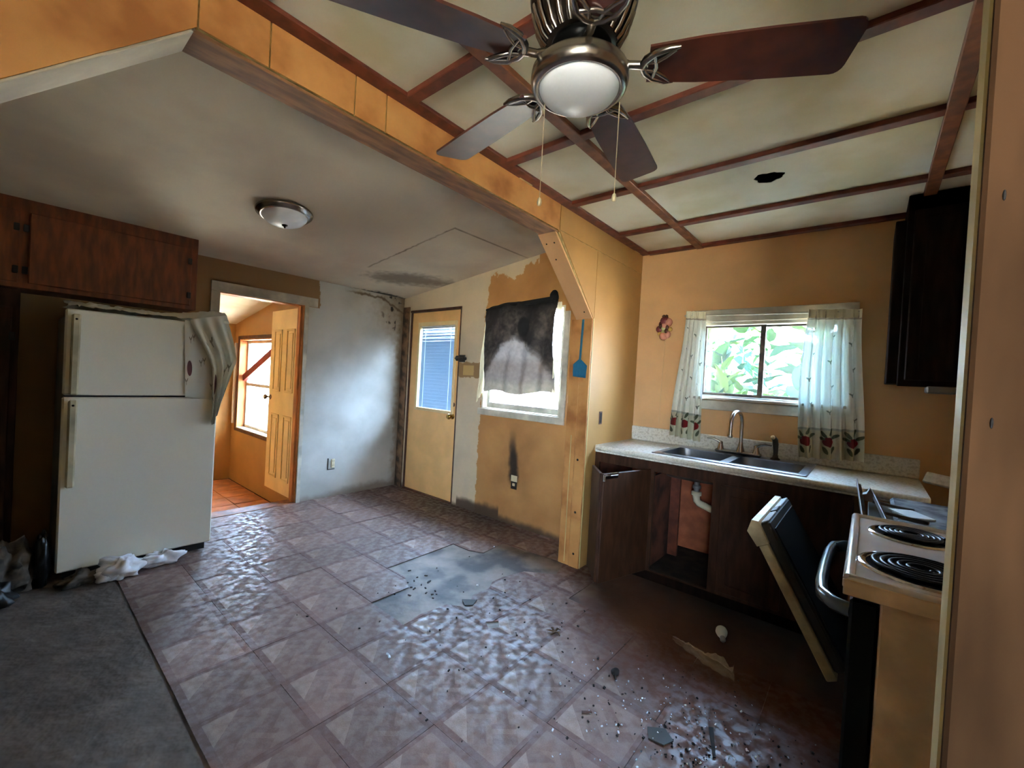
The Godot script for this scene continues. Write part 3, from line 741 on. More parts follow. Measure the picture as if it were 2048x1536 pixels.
func windows() -> void:
	# slider over the sink
	var w := opening("window_1", Vector3(-0.58, 1.27, ZN - 0.06), "sliding window over the sink with green leaves outside")
	var z := ZN - 0.055
	var m := MB.new()
	m.span(Vector3(-1.03, 1.27, z - 0.03), Vector3(-0.13, 1.300, z + 0.03), 0.004)
	m.span(Vector3(-1.03, 1.828, z - 0.03), Vector3(-0.13, 1.85, z + 0.03), 0.004)
	m.span(Vector3(-1.03, 1.27, z - 0.03), Vector3(-1.008, 1.85, z + 0.03), 0.004)
	m.span(Vector3(-0.152, 1.27, z - 0.03), Vector3(-0.13, 1.85, z + 0.03), 0.004)
	obj("frame", m, M.alu, w)
	for s in [[-1.008, -0.592, 0.012], [-0.625, -0.152, -0.012]]:
		m = MB.new()
		var a: float = s[0]; var b: float = s[1]; var zz: float = z + s[2]
		m.span(Vector3(a, 1.300, zz - 0.01), Vector3(b, 1.320, zz + 0.01), 0.002)
		m.span(Vector3(a, 1.815, zz - 0.01), Vector3(b, 1.832, zz + 0.01), 0.002)
		m.span(Vector3(a, 1.30, zz - 0.01), Vector3(a + 0.018, 1.83, zz + 0.01), 0.002)
		m.span(Vector3(b - 0.034, 1.30, zz - 0.01), Vector3(b, 1.83, zz + 0.01), 0.002)
		var sash := obj("sash", m, M.rail_dark, w)
		m = MB.new(); m.span(Vector3(a + 0.018, 1.32, zz - 0.002), Vector3(b - 0.034, 1.815, zz + 0.002))
		obj("pane", m, M.glass, sash)
	# window behind the scorched cloth
	w = opening("window_2", Vector3(-2.46, 1.035, ZD - 0.06), "white-framed window glaring behind the scorched cloth")
	m = MB.new()
	m.span(Vector3(-2.92, 1.035, ZD - 0.12), Vector3(-2.895, 1.985, ZD), 0.003)
	m.span(Vector3(-2.02, 1.035, ZD - 0.12), Vector3(-1.995, 1.985, ZD), 0.003)
	m.span(Vector3(-2.92, 1.035, ZD - 0.12), Vector3(-1.995, 1.045, ZD), 0.003)
	m.span(Vector3(-2.92, 1.965, ZD - 0.12), Vector3(-1.995, 1.985, ZD), 0.003)
	obj("jamb", m, M.white_trim, w)
	m = MB.new()
	m.span(Vector3(-2.895, 1.045, ZD - 0.10), Vector3(-2.02, 1.095, ZD - 0.06), 0.004)
	m.span(Vector3(-2.895, 1.045, ZD - 0.10), Vector3(-2.865, 1.965, ZD - 0.06), 0.004)
	m.span(Vector3(-2.05, 1.045, ZD - 0.10), Vector3(-2.02, 1.965, ZD - 0.06), 0.004)
	m.span(Vector3(-2.895, 1.50, ZD - 0.10), Vector3(-2.02, 1.535, ZD - 0.06), 0.004)
	obj("sash", m, M.alu, w)
	m = MB.new(); m.span(Vector3(-2.865, 1.095, ZD - 0.082), Vector3(-2.05, 1.965, ZD - 0.078))
	obj("pane", m, M.glass, w)
	# window of the next room
	w = opening("window_3", Vector3(-5.75, 0.5, -2.0), "orange-framed window of the next room, braced by a red board")
	m = MB.new()
	m.span(Vector3(-6.33, 0.465, -1.985), Vector3(-6.29, 1.69, -1.962), 0.003)
	m.span(Vector3(-6.33, 1.65, -1.985), Vector3(-5.18, 1.69, -1.962), 0.003)
	m.span(Vector3(-6.33, 0.462, -1.985), Vector3(-5.18, 0.50, -1.962), 0.003)
	obj("rough_edge", m, M.brown_frame, w)
	m = MB.new()
	m.span(Vector3(-6.29, 0.50, -2.10), Vector3(-6.275, 1.65, -1.97), 0.002)
	m.span(Vector3(-6.29, 1.635, -2.10), Vector3(-5.22, 1.65, -1.97), 0.002)
	obj("jamb", m, M.orange_wood, w)
	m = MB.new()
	m.span(Vector3(-6.275, 0.50, -2.10), Vector3(-5.22, 0.512, -1.965), 0.002)
	obj("sill", m, M.white_trim, w)
	m = MB.new()
	m.span(Vector3(-6.275, 0.51, -2.09), Vector3(-6.25, 1.635, -2.06), 0.003)
	m.span(Vector3(-6.275, 0.51, -2.09), Vector3(-5.22, 0.545, -2.06), 0.003)
	m.span(Vector3(-6.275, 1.60, -2.09), Vector3(-5.22, 1.635, -2.06), 0.003)
	m.span(Vector3(-6.275, 1.05, -2.09), Vector3(-5.22, 1.09, -2.06), 0.003)
	obj("sash", m, M.white_trim, w)
	m = MB.new(); m.span(Vector3(-6.25, 0.545, -2.077), Vector3(-5.22, 1.60, -2.073))
	obj("pane", m, M.glass, w)
	m = MB.new(); m.span(Vector3(-6.40, 0.55, -1.97), Vector3(-6.365, 1.60, -1.945), 0.004)
	tag(obj("white_strip", m, M.cloth_white), "upright white strip on the yellow wall left of the next room's window", "strip")
	m = MB.new(); m.bar(Vector3(-6.26, 1.15, -2.035), Vector3(-5.3, 1.52, -2.035), 0.045, 0.085, Vector3.UP, 0.003)
	tag(obj("brace_board", m, M.red_wood), "dark red board wedged diagonally across the next room's window", "board")
	# window behind the viewer
	w = opening("window_4", Vector3(1.2, 0.8, 2.26), "plain window behind the viewer")
	m = MB.new()
	for x in [0.6, 1.18, 1.76]: m.span(Vector3(x, 0.8, 2.23), Vector3(x + 0.04, 2.1, 2.29), 0.003)
	m.span(Vector3(0.6, 0.8, 2.23), Vector3(1.8, 0.84, 2.29), 0.003)
	m.span(Vector3(0.6, 2.06, 2.23), Vector3(1.8, 2.1, 2.29), 0.003)
	obj("frame", m, M.white_trim, w)

func doors() -> void:
	# back door with a blind between its panes
	var d := opening("door_1", Vector3(-3.69, 0.0, ZD - 0.05), "cream back door with a half-height blind window and brass knob")
	var f := ZD - 0.018      # face of the leaf
	var m := MB.new()
	m.wall(-4.10, -3.285, 0.012, 2.028, f - 0.045, f, [[-3.955, -3.365, 0.955, 1.885]])
	obj("leaf", m, M.door_tan, d)
	m = MB.new()
	m.span(Vector3(-3.985, 0.925, f - 0.05), Vector3(-3.950, 1.915, f + 0.012), 0.004)
	m.span(Vector3(-3.368, 0.925, f - 0.05), Vector3(-3.333, 1.915, f + 0.012), 0.004)
	m.span(Vector3(-3.950, 0.925, f - 0.05), Vector3(-3.368, 0.958, f + 0.012), 0.004)
	m.span(Vector3(-3.950, 1.872, f - 0.05), Vector3(-3.368, 1.915, f + 0.012), 0.004)
	obj("glazing_frame", m, M.cream, d)
	m = MB.new(); m.span(Vector3(-3.95, 0.958, f - 0.006), Vector3(-3.368, 1.872, f - 0.003))
	obj("pane", m, M.glass, d)
	var sm := MB.new(); sm.box(Vector3.ZERO, Vector3(0.578, 0.0008, 0.0190), 0.0)
	var slat := sm.done(); slat.surface_set_material(0, M.blind)
	for k in 66:
		piece("blind_slat", slat, null, d, Transform3D(Basis(Vector3.RIGHT, deg_to_rad(50.0 + 3.0 * sin(k * 2.4))), Vector3(-3.659, 0.965 + 0.0136 * k, f - 0.022) - d.position))
	for x in [-3.878, -3.452]:
		m = MB.new(); m.span(Vector3(x, 0.96, f - 0.014), Vector3(x + 0.006, 1.87, f - 0.013))
		obj("blind_cord", m, M.cloth_white, d)
	m = MB.new(); m.span(Vector3(-3.948, 1.855, f - 0.034), Vector3(-3.37, 1.872, f - 0.010))
	obj("blind_head", m, M.cloth_white, d)
	m = MB.new(); m.xf = Transform3D(Basis(Vector3.RIGHT, PI / 2), Vector3(-3.342, 0.905, f))
	m.lathe([[0.0, 0.0], [0.030, 0.0], [0.030, 0.005], [0.014, 0.010], [0.012, 0.030], [0.026, 0.040], [0.030, 0.052], [0.024, 0.064], [0.0, 0.067]], 20)
	obj("knob", m, M.brass, d, "round brass knob")
	m = MB.new(); m.xf = Transform3D(Basis(Vector3.RIGHT, PI / 2), Vector3(-3.338, 1.03, f))
	m.lathe([[0.0, 0.004], [0.022, 0.004], [0.024, 0.0]], 16)
	obj("lock_hole", m, M.brown_frame, d)
	m = MB.new()
	m.span(Vector3(-3.285, 0.0, ZD - 0.06), Vector3(-3.265, 2.03, ZD + 0.002), 0.002)
	m.span(Vector3(-4.115, 0.0, ZD - 0.06), Vector3(-4.10, 2.03, ZD + 0.002), 0.002)
	m.span(Vector3(-4.1, 0.0, ZD - 0.10), Vector3(-3.28, 0.012, ZD + 0.02), 0.003)
	m.span(Vector3(-4.115, 2.022, ZD - 0.11), Vector3(-3.265, 2.06, ZD - 0.064), 0.002)
	m.span(Vector3(-4.115, 2.029, ZD - 0.07), Vector3(-3.265, 2.056, ZD - 0.012), 0.002)
	m.span(Vector3(-4.116, 0.0, ZD - 0.11), Vector3(-4.08, 2.03, ZD - 0.066), 0.002)
	m.span(Vector3(-3.30, 0.0, ZD - 0.11), Vector3(-3.264, 2.03, ZD - 0.066), 0.002)
	obj("jamb", m, M.brown_frame, d)
	# black slide bolt
	var b := thing("slide_bolt", Vector3(-3.23, 1.48, ZD), "black slide bolt across the back door edge and wall", "bolt")
	m = MB.new()
	m.span(Vector3(-3.255, 1.478, ZD), Vector3(-3.175, 1.552, ZD + 0.014), 0.003)
	m.xf = Transform3D(Basis(Vector3.RIGHT, PI / 2), Vector3(-3.175, 1.515, ZD)); m.lathe([[0.018, 0.0], [0.018, 0.012], [0.0, 0.013]], 12)
	obj("plate", m, M.black, b)
	m = MB.new()
	m.span(Vector3(-3.325, 1.490, f), Vector3(-3.287, 1.545, f + 0.012), 0.003)
	m.ball(Vector3(-3.328, 1.518, f + 0.006), Vector3(0.016, 0.024, 0.008), 10)
	obj("keeper", m, M.black, b)
	m = MB.new(); m.tube([Vector3(-3.32, 1.516, ZD + 0.012), Vector3(-3.20, 1.516, ZD + 0.012)], 0.007)
	obj("bar", m, M.black, b)
	# panel door swung into the next room
	d = opening("door_2", Vector3(-4.75, 0, -1.90), "cream panelled door standing open into the next room")
	m = MB.new(); m.xf = Transform3D(Basis(), Vector3(0, 0, 0))
	m.wall(-5.08, -4.385, 0.0, 1.925, -1.925, -1.897)
	obj("leaf", m, M.cream, d)
	for c in [[-4.985, -4.79], [-4.675, -4.48]]:
		for r in [[0.14, 0.82], [1.06, 1.72]]:
			m = MB.new()
			var a := Vector3(c[0], r[0], -1.897); var e := Vector3(c[1], r[1], -1.892)
			m.span(a, Vector3(a.x + 0.022, e.y, -1.888), 0.006)
			m.span(Vector3(e.x - 0.022, a.y, -1.897), Vector3(e.x, e.y, -1.888), 0.006)
			m.span(a, Vector3(e.x, a.y + 0.022, -1.888), 0.006)
			m.span(Vector3(a.x, e.y - 0.022, -1.897), Vector3(e.x, e.y, -1.888), 0.006)
			m.span(Vector3(a.x + 0.045, a.y + 0.045, -1.897), Vector3(e.x - 0.045, e.y - 0.045, -1.889), 0.006)
			obj("door_panel", m, M.cream, d)
	m = MB.new(); m.xf = Transform3D(Basis(Vector3.RIGHT, PI / 2), Vector3(-5.03, 0.99, -1.897))
	m.lathe([[0.0, 0.0], [0.030, 0.0], [0.028, 0.005], [0.011, 0.010], [0.011, 0.034], [0.026, 0.044], [0.029, 0.058], [0.020, 0.068], [0.0, 0.070]], 20)
	obj("knob", m, M.nickel, d)
	for y in [0.22, 1.68]:
		m = MB.new()
		m.tube([Vector3(-4.383, y, -1.885), Vector3(-4.383, y + 0.095, -1.885)], 0.012)
		m.span(Vector3(-4.42, y, -1.897), Vector3(-4.36, y + 0.095, -1.890))
		obj("hinge", m, M.bronze_dark, d)

func fridge() -> void:
	var t := thing("fridge", Vector3(-3.9, 0.0, -0.60), "old white top-freezer fridge with cloth over its corner", "fridge")
	var z0 := -0.225; var z1 := -0.985; var xf_ := -3.54
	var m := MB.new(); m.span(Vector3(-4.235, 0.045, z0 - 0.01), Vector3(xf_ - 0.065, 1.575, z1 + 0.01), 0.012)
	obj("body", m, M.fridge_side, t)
	for r in [[0.062, 1.085], [1.098, 1.598]]:
		m = MB.new(); m.span(Vector3(xf_ - 0.058, r[0], z0), Vector3(xf_, r[1], z1), 0.008)
		var dr := obj("door" if r[0] < 1 else "freezer_door", m, M.fridge, t)
		m = MB.new()
		var y0: float = 0.56 if r[0] < 1 else 1.10
		var y1: float = 1.07 if r[0] < 1 else 1.57
		m.span(Vector3(xf_ - 0.002, y0, z0 - 0.024), Vector3(xf_ + 0.028, y1, z0 - 0.062), 0.008)
		obj("handle", m, M.handle, dr, "yellowed full-height handle")
		m = MB.new()
		m.ball(Vector3(xf_ + 0.029, y1 - 0.03, z0 - 0.043), Vector3(0.003, 0.006, 0.006), 8)
		obj("screw", m, M.dirt, dr)
	m = MB.new(); m.span(Vector3(xf_ - 0.062, 0.05, z0 - 0.008), Vector3(xf_ - 0.056, 1.59, z1 + 0.008))
	obj("gasket", m, M.rubber, t)
	m = MB.new()
	m.span(Vector3(xf_ - 0.05, 0.012, z0 - 0.03), Vector3(xf_ - 0.03, 0.058, z1 + 0.03))
	obj("kick_grille", m, M.rubber, t)
	for z in [z0 - 0.06, z1 + 0.06]:
		m = MB.new(); m.tube([Vector3(xf_ - 0.09, 0.0, z), Vector3(xf_ - 0.09, 0.05, z)], 0.02)
		obj("foot", m, M.rubber, t)
	# printed cloth over the corner
	var fold := func(u: float, v: float) -> Vector3:
		var left := lerpf(-0.80, -0.93, smoothstep(0.0, 0.55, v)); left = lerpf(left, -0.945, v)
		var right := -1.01 - 0.10 * sin(clampf(v * 1.6, 0, 1) * PI * 0.5)
		if v > 0.45: right = lerpf(-1.11, -0.985, (v - 0.45) / 0.55)
		var z := lerpf(left, right, u)
		var y := 1.612 - 0.72 * v + 0.10 * absf(u - 0.25) * v * 1.6 + (0.06 * u * (1.0 - v))
		var x := -3.512 + 0.024 * sin(u * 19.0 + v * 1.0) * smoothstep(0.0, 0.2, v + 0.05) + 0.010 * sin(u * 37.0) * v
		if z < -0.985: x -= ((-0.985) - z) * 0.6
		return Vector3(x, y, z)
	m = MB.new(); m.grid(36, 30, fold)
	var cl := thing("printed_cloth", Vector3(-3.53, 1.60, -0.95), "white cloth with small dark prints hanging off the fridge corner", "cloth")
	obj("hanging_fold", m, M.motif, cl)
	m = MB.new(); m.grid(14, 16, func(u: float, v: float) -> Vector3:
		return Vector3(-3.531 + 0.005 * sin(u * 9.0 + v), 1.606 - 0.515 * v - 0.02 * u * v, lerpf(-0.775, -0.935, u) - 0.02 * v))
	obj("back_fold", m, M.motif, cl)
	var nz := fn(0.05, 3, 51)
	m = MB.new(); m.grid(40, 10, func(u: float, v: float) -> Vector3:
		var w := nz.get_noise_2d(u * 160.0, v * 60.0)
		var z := lerpf(-0.235, -1.03, u)
		return Vector3(lerpf(-3.522, -3.80, v), 1.612 + 0.022 * absf(w) + 0.055 * smoothstep(0.55, 0.95, u) * sin(PI * clampf(v * 1.5, 0, 1)) + 0.03 * sin(PI * v), z + 0.03 * w))
	obj("top_fold", m, M.motif, cl)
	# rags under the fridge
	var nb := fn(0.13, 3, 52)
	var b := thing("white_rag", Vector3(-3.47, 0.0, -0.52), "crumpled white cloth spilling from under the fridge", "cloth", "")
	m = MB.new(); m.ball(Vector3(-3.44, 0.048, -0.50), Vector3(0.085, 0.070, 0.095), 36, nb, 0.75, 0.004)
	m.ball(Vector3(-3.44, 0.03, -0.44), Vector3(0.06, 0.04, 0.06), 28, nb, 0.8, 0.004)
	obj("bundle", m, M.cloth_white, b)
	m = MB.new(); m.ball(Vector3(-3.475, 0.040, -0.70), Vector3(0.055, 0.052, 0.10), 36, nb, 0.85, 0.004)
	tag(obj("white_rag", m, M.cloth_white), "smaller twisted white cloth under the fridge's right half", "cloth")
	m = MB.new(); m.ball(Vector3(-3.47, 0.028, -0.33), Vector3(0.065, 0.038, 0.10), 36, nb, 0.9, 0.004)
	tag(obj("dirty_rag", m, M.rag), "dirty brown rag under the fridge's left front corner", "cloth")
	m = MB.new(); m.ball(Vector3(-3.64, 0.10, -0.03), Vector3(0.16, 0.16, 0.11), 36, nb, 0.7, 0.004)
	tag(obj("rubbish_heap", m, M.rag), "heap of grey-brown rubbish left of the fridge", "rubbish")
	m = MB.new(); m.ball(Vector3(-3.60, 0.14, -0.175), Vector3(0.09, 0.17, 0.032), 28, nb, 0.6, 0.004)
	tag(obj("black_bag", m, M.black_bag), "black plastic bag squeezed beside the fridge", "bag")
	m = MB.new(); m.ball(Vector3(-3.40, 0.05, 0.02), Vector3(0.10, 0.07, 0.09), 32, nb, 0.8, 0.004)
	tag(obj("black_bag", m, M.black_bag), "low black bag at the left picture edge", "bag")

func cupboards() -> void:
	# cupboard over the fridge
	var t := thing("wall_cupboard", Vector3(-4.1, 1.70, -0.5), "brown wooden cupboard over the fridge up to the ceiling", "cupboard")
	var m := MB.new(); m.span(Vector3(XW, 1.715, 0.60), Vector3(-3.925, 2.30, -0.925), 0.003)
	obj("body", m, M.brown_cab, t)
	for r in [[-0.085, -0.885], [0.56, -0.045]]:
		m = MB.new(); m.span(Vector3(-3.925, 1.745, r[0]), Vector3(-3.905, 2.17, r[1]), 0.005)
		var dr := obj("door", m, M.brown_cab, t)
		for y in [1.82, 2.07]:
			for z in ([r[1] + 0.012, r[0] + 0.014] if r[0] < 0 else [r[1] + 0.012]):
				m = MB.new(); m.span(Vector3(-3.907, y - 0.022, z - 0.012), Vector3(-3.896, y + 0.022, z + 0.012), 0.003)
				obj("hinge", m, M.black, dr)
	# tall dark cupboard left of the fridge
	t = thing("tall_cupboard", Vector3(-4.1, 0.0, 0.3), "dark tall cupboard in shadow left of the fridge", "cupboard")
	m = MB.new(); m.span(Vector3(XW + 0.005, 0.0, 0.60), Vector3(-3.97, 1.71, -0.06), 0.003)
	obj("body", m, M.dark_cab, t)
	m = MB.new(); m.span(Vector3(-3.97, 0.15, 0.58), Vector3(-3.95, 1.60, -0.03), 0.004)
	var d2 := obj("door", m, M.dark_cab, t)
	m = MB.new(); m.span(Vector3(-3.952, 1.40, -0.045), Vector3(-3.942, 1.45, -0.02), 0.003)
	obj("hinge", m, M.black, d2)
	# upper cabinet in the dark corner right of the sink
	t = thing("upper_cabinet", Vector3(0.3, 1.42, -3.3), "nearly black upper cabinet right of the sink window", "cabinet")
	m = MB.new(); m.span(Vector3(0.062, 1.432, ZN), Vector3(0.655, 2.33, -3.16), 0.004)
	obj("body", m, M.black_cab, t)
	m = MB.new()
	m.span(Vector3(0.108, 1.418, -3.16), Vector3(0.655, 2.448, -3.12), 0.004)
	m.span(Vector3(0.108, 2.33, ZN), Vector3(0.655, 2.448, -3.12), 0.004)
	obj("face_frame", m, M.black_cab, t)
	for r in [[0.135, 0.37], [0.39, 0.63]]:
		m = MB.new(); m.span(Vector3(r[0], 1.45, -3.12), Vector3(r[1], 2.36, -3.102), 0.005)
		m.span(Vector3(r[0] + 0.05, 1.50, -3.102), Vector3(r[1] - 0.05, 2.31, -3.096), 0.005)
		var dr := obj("door", m, M.black_cab, t)
		m = MB.new(); m.ball(Vector3(r[1] - 0.02 if r[0] < 0.3 else r[0] + 0.02, 1.52, -3.09), Vector3(0.013, 0.013, 0.014), 10)
		obj("knob", m, M.bronze_dark, dr)
	m = MB.new(); m.span(Vector3(0.22, 1.385, -3.16), Vector3(0.33, 1.42, -3.02), 0.006)
	tag(obj("under_cabinet_lamp", m, M.steel_dull), "small grey lamp housing under the dark upper cabinet", "lamp")

func counter() -> void:
	var y0 := CT - 0.038
	var t := thing("countertop", Vector3(-0.65, CT, -3.1), "marbled cream laminate countertop with backsplash and sink cutout", "countertop")
	var m := MB.new(); m.xf = Transform3D(Basis(Vector3.RIGHT, Vector3(0, 0, -1), Vector3.UP), Vector3.ZERO)
	# slab in x, -z with holes for the two bowls
	m.wall(-1.535, 0.245, 2.835, 3.467, y0, CT, [[-1.085, -0.70, 2.93, 3.35], [-0.66, -0.285, 2.93, 3.35]])
	m.xf = Transform3D()
	var nose := []
	m.tube([Vector3(-1.475, CT - 0.019, -2.835), Vector3(0.245, CT - 0.019, -2.835)], 0.019, 14)
	m.tube([Vector3(-1.535, CT - 0.019, -2.88), Vector3(-1.522, CT - 0.019, -2.852), Vector3(-1.502, CT - 0.019, -2.838), Vector3(-1.475, CT - 0.019, -2.835)], 0.019, 14)
	m.span(Vector3(-1.535, y0 - 0.012, -2.860), Vector3(0.245, y0 + 0.01, -2.835), 0.003)
	obj("slab", m, M.counter, t)
	m = MB.new(); m.span(Vector3(-1.535, CT, ZN), Vector3(0.245, 1.0, ZN + 0.02), 0.006)
	obj("backsplash", m, M.counter, t)
	# loose strip in the corner
	m = MB.new(); m.box(Vector3(0.40, 0.915, -3.22), Vector3(0.34, 0.065, 0.022), 0.006, Basis.from_euler(Vector3(-0.5, -0.55, -0.05)))
	tag(obj("loose_strip", m, M.counter), "loose strip of marbled laminate lying in the dark corner", "strip")

	# double bowl sink
	t = thing("sink", Vector3(-0.68, CT, -3.1), "double-bowl stainless steel sink set in the countertop", "sink")
	m = MB.new(); m.xf = Transform3D(Basis(Vector3.RIGHT, Vector3(0, 0, -1), Vector3.UP), Vector3.ZERO)
	m.wall(-1.125, -0.245, 2.875, 3.445, CT, CT + 0.006, [[-1.08, -0.705, 2.935, 3.32], [-0.655, -0.29, 2.935, 3.32]])
	m.xf = Transform3D()
	m.tube([Vector3(-1.12, CT + 0.003, -2.88), Vector3(-0.25, CT + 0.003, -2.88)], 0.006, 8, 0.8)
	m.tube([Vector3(-0.25, CT + 0.003, -2.88), Vector3(-0.25, CT + 0.003, -3.44)], 0.006, 8, 0.8)
	m.tube([Vector3(-1.12, CT + 0.003, -2.88), Vector3(-1.12, CT + 0.003, -3.44)], 0.006, 8, 0.8)
	obj("rim", m, M.steel, t)
	for b in [[-1.08, -0.705], [-0.655, -0.29]]:
		m = MB.new()
		var cx: float = (b[0] + b[1]) / 2; var hw: float = (b[1] - b[0]) / 2
		m.grid(48, 14, func(u: float, v: float) -> Vector3:
			var a := u * TAU
			var e := Vector2(cos(a), sin(a))
			var sup := pow(pow(absf(e.x), 6.0) + pow(absf(e.y), 6.0), -1.0 / 6.0)
			e *= sup
			var depth := 0.0; var s := 1.0
			if v < 0.6: depth = v / 0.6 * 0.135; s = 1.0 - 0.05 * v / 0.6
			elif v < 0.8:
				var q := (v - 0.6) / 0.2 * PI / 2
				depth = 0.135 + 0.03 * sin(q); s = 0.95 - 0.12 * (1.0 - cos(q))
			else: depth = 0.165 + 0.004 * (v - 0.8) / 0.2; s = 0.83 * (1.0 - (v - 0.8) / 0.2)
			return Vector3(cx + e.x * hw * s * 1.01, CT + 0.005 - depth, -3.1275 + e.y * 0.1935 * s * 1.01))
		var bowl := obj("bowl", m, M.steel_dull, t)
		m = MB.new(); m.xf = Transform3D(Basis(), Vector3(cx, CT - 0.163, -3.14)); m.lathe([[0.045, 0.0], [0.042, 0.004], [0.03, 0.001], [0.0, 0.0]], 20)
		obj("drain", m, M.chrome, bowl)
	# faucet
	t = thing("faucet", Vector3(-0.70, CT, -3.38), "brushed gooseneck kitchen faucet with two lever handles", "faucet")
	var fy := CT + 0.006; var fz := -3.385
	m = MB.new(); m.box(Vector3(-0.70, fy + 0.012, fz), Vector3(0.30, 0.024, 0.055), 0.010)
	obj("base", m, M.nickel, t)
	m = MB.new()
	var pts := []
	for k in 7: pts.append(Vector3(-0.685, fy + 0.03 + 0.20 * k / 6.0, fz))
	for k in range(1, 15):
		var a := PI * k / 14.0
		pts.append(Vector3(-0.685 - 0.018 * (1 - cos(a)), fy + 0.23 + 0.075 * sin(a), fz + 0.075 * (1 - cos(a))))
	for k in range(1, 5): pts.append(Vector3(-0.721, fy + 0.23 - 0.022 * k, fz + 0.15 + 0.003 * k))
	m.tube(pts, 0.0125, 14)
	m.xf = Transform3D(Basis(), Vector3(-0.685, fy, fz)); m.lathe([[0.030, 0.018], [0.026, 0.03], [0.018, 0.06], [0.013, 0.09]], 20)
	m.xf = Transform3D(Basis(), Vector3(-0.721, fy + 0.128, fz + 0.162)); m.lathe([[0.0, 0.0], [0.016, 0.0], [0.017, 0.012], [0.0145, 0.022]], 16)
	obj("spout", m, M.nickel, t)
	for s in [-1, 1]:
		m = MB.new()
		var hx: float = -0.70 + s * 0.115
		m.xf = Transform3D(Basis(), Vector3(hx, fy, fz)); m.lathe([[0.026, 0.015], [0.022, 0.03], [0.015, 0.055], [0.014, 0.075], [0.0, 0.082]], 18)
		m.xf = Transform3D()
		m.tube([Vector3(hx, fy + 0.066, fz), Vector3(hx + s * 0.022, fy + 0.082, fz + 0.006), Vector3(hx + s * 0.055, fy + 0.093, fz + 0.014), Vector3(hx + s * 0.092, fy + 0.092, fz + 0.02)], [0.013, 0.011, 0.009, 0.007], 10, 0.7)
		obj("lever", m, M.nickel, t)
	# side sprayer
	t = thing("sprayer", Vector3(-0.47, CT, fz), "dark side sprayer standing right of the faucet", "sprayer")
	m = MB.new(); m.xf = Transform3D(Basis(), Vector3(-0.47, fy, fz)); m.lathe([[0.030, 0.0], [0.028, 0.008], [0.018, 0.014], [0.016, 0.03]], 18)
	obj("base", m, M.bronze_dark, t)
	m = MB.new()
	m.tube([Vector3(-0.47, fy + 0.015, fz), Vector3(-0.47, fy + 0.06, fz), Vector3(-0.472, fy + 0.105, fz + 0.004), Vector3(-0.475, fy + 0.135, fz + 0.016), Vector3(-0.482, fy + 0.15, fz + 0.04)], [0.014, 0.015, 0.018, 0.018, 0.016], 14)
	obj("body", m, M.bronze_dark, t)
	m = MB.new(); m.ball(Vector3(-0.484, fy + 0.152, fz + 0.046), Vector3(0.014, 0.014, 0.014), 12)
	obj("nozzle", m, M.string, t)

	# base cabinet under the sink, its left door open, no doors before the drain
	t = thing("sink_cabinet", Vector3(-0.65, 0.0, -3.15), "dark brown sink cabinet with open cavity below the counter", "cabinet")
	m = MB.new(); m.xf = Transform3D(Basis(), Vector3.ZERO)
	m.wall(-1.535, -0.04, 0.09, y0, -2.862, -2.842, [[-1.50, -1.135, 0.10, 0.765], [-1.085, -0.715, 0.10, 0.765]])
	obj("face_frame", m, M.dark_cab, t)
	for w in [[-1.53, y0], [-1.12, y0 - 0.12], [-0.695, y0 - 0.2], [-0.06, y0]]:
		m = MB.new(); m.span(Vector3(w[0], 0.09, -2.862), Vector3(w[0] + 0.02, w[1], ZN + 0.005))
		obj("side_panel", m, M.cab_in, t)
	m = MB.new(); m.span(Vector3(-1.51, 0.085, -2.862), Vector3(-0.06, 0.10, ZN + 0.005))
	obj("bottom", m, mat("cab_floor", c8(52, 40, 32), 0.9, {"tex": T.grime, "scale": 2.0}), t)
	m = MB.new(); m.span(Vector3(-1.51, 0.10, ZN + 0.002), Vector3(-0.06, y0, ZN + 0.012))
	obj("back_panel", m, mat("cab_back", c8(186, 104, 68), 0.8, {"tex": T.mottle, "scale": 1.5}), t)
	m = MB.new(); m.span(Vector3(-1.10, 0.10, -3.24), Vector3(-1.03, y0 - 0.02, -3.22), 0.002)
	obj("upright_board", m, M.batten, t)
	m = MB.new(); m.span(Vector3(-0.96, y0 - 0.075, -2.875), Vector3(-0.73, y0 - 0.03, -2.868), 0.002)
	obj("patch_board", m, M.orange_wood, t, "pale orange board under the sink edge")
	m = MB.new(); m.span(Vector3(-1.535, 0.0, -2.93), Vector3(-0.04, 0.09, -2.91))
	obj("toe_kick", m, M.black_cab, t)
	m = MB.new()
	m.span(Vector3(-0.665, 0.115, -2.842), Vector3(-0.33, 0.765, -2.824), 0.004)
	m.span(Vector3(-0.61, 0.17, -2.824), Vector3(-0.385, 0.71, -2.818), 0.006)
	obj("door", m, M.dark_cab, t)
	# folding door: two hinged leaves
	m = MB.new(); m.bar(Vector3(-1.115, 0.435, -2.845), Vector3(-1.245, 0.435, -2.415), 0.018, 0.69, Vector3.UP, 0.003)
	var dr := obj("door", m, M.dark_cab, t)
	m = MB.new(); m.bar(Vector3(-1.258, 0.435, -2.422), Vector3(-1.425, 0.435, -2.62), 0.018, 0.69, Vector3.UP, 0.003)
	obj("door", m, M.dark_cab, t)
	m = MB.new()
	m.tube([Vector3(-1.232, 0.735, -2.412), Vector3(-1.232, 0.775, -2.412)], 0.008)
	m.bar(Vector3(-1.235, 0.755, -2.42), Vector3(-1.200, 0.755, -2.535), 0.004, 0.024)
	m.bar(Vector3(-1.236, 0.77, -2.43), Vector3(-1.19, 0.785, -2.52), 0.005, 0.008)
	obj("hinge", m, M.chrome, dr, "bright steel hinge")
	# drain pipe
	t = thing("drain_pipe", Vector3(-0.89, 0.5, -3.14), "white plastic drain elbow hanging below the left bowl", "pipe")
	m = MB.new(); m.tube([Vector3(-0.893, CT - 0.16, -3.14), Vector3(-0.893, 0.60, -3.14)], 0.019, 14)
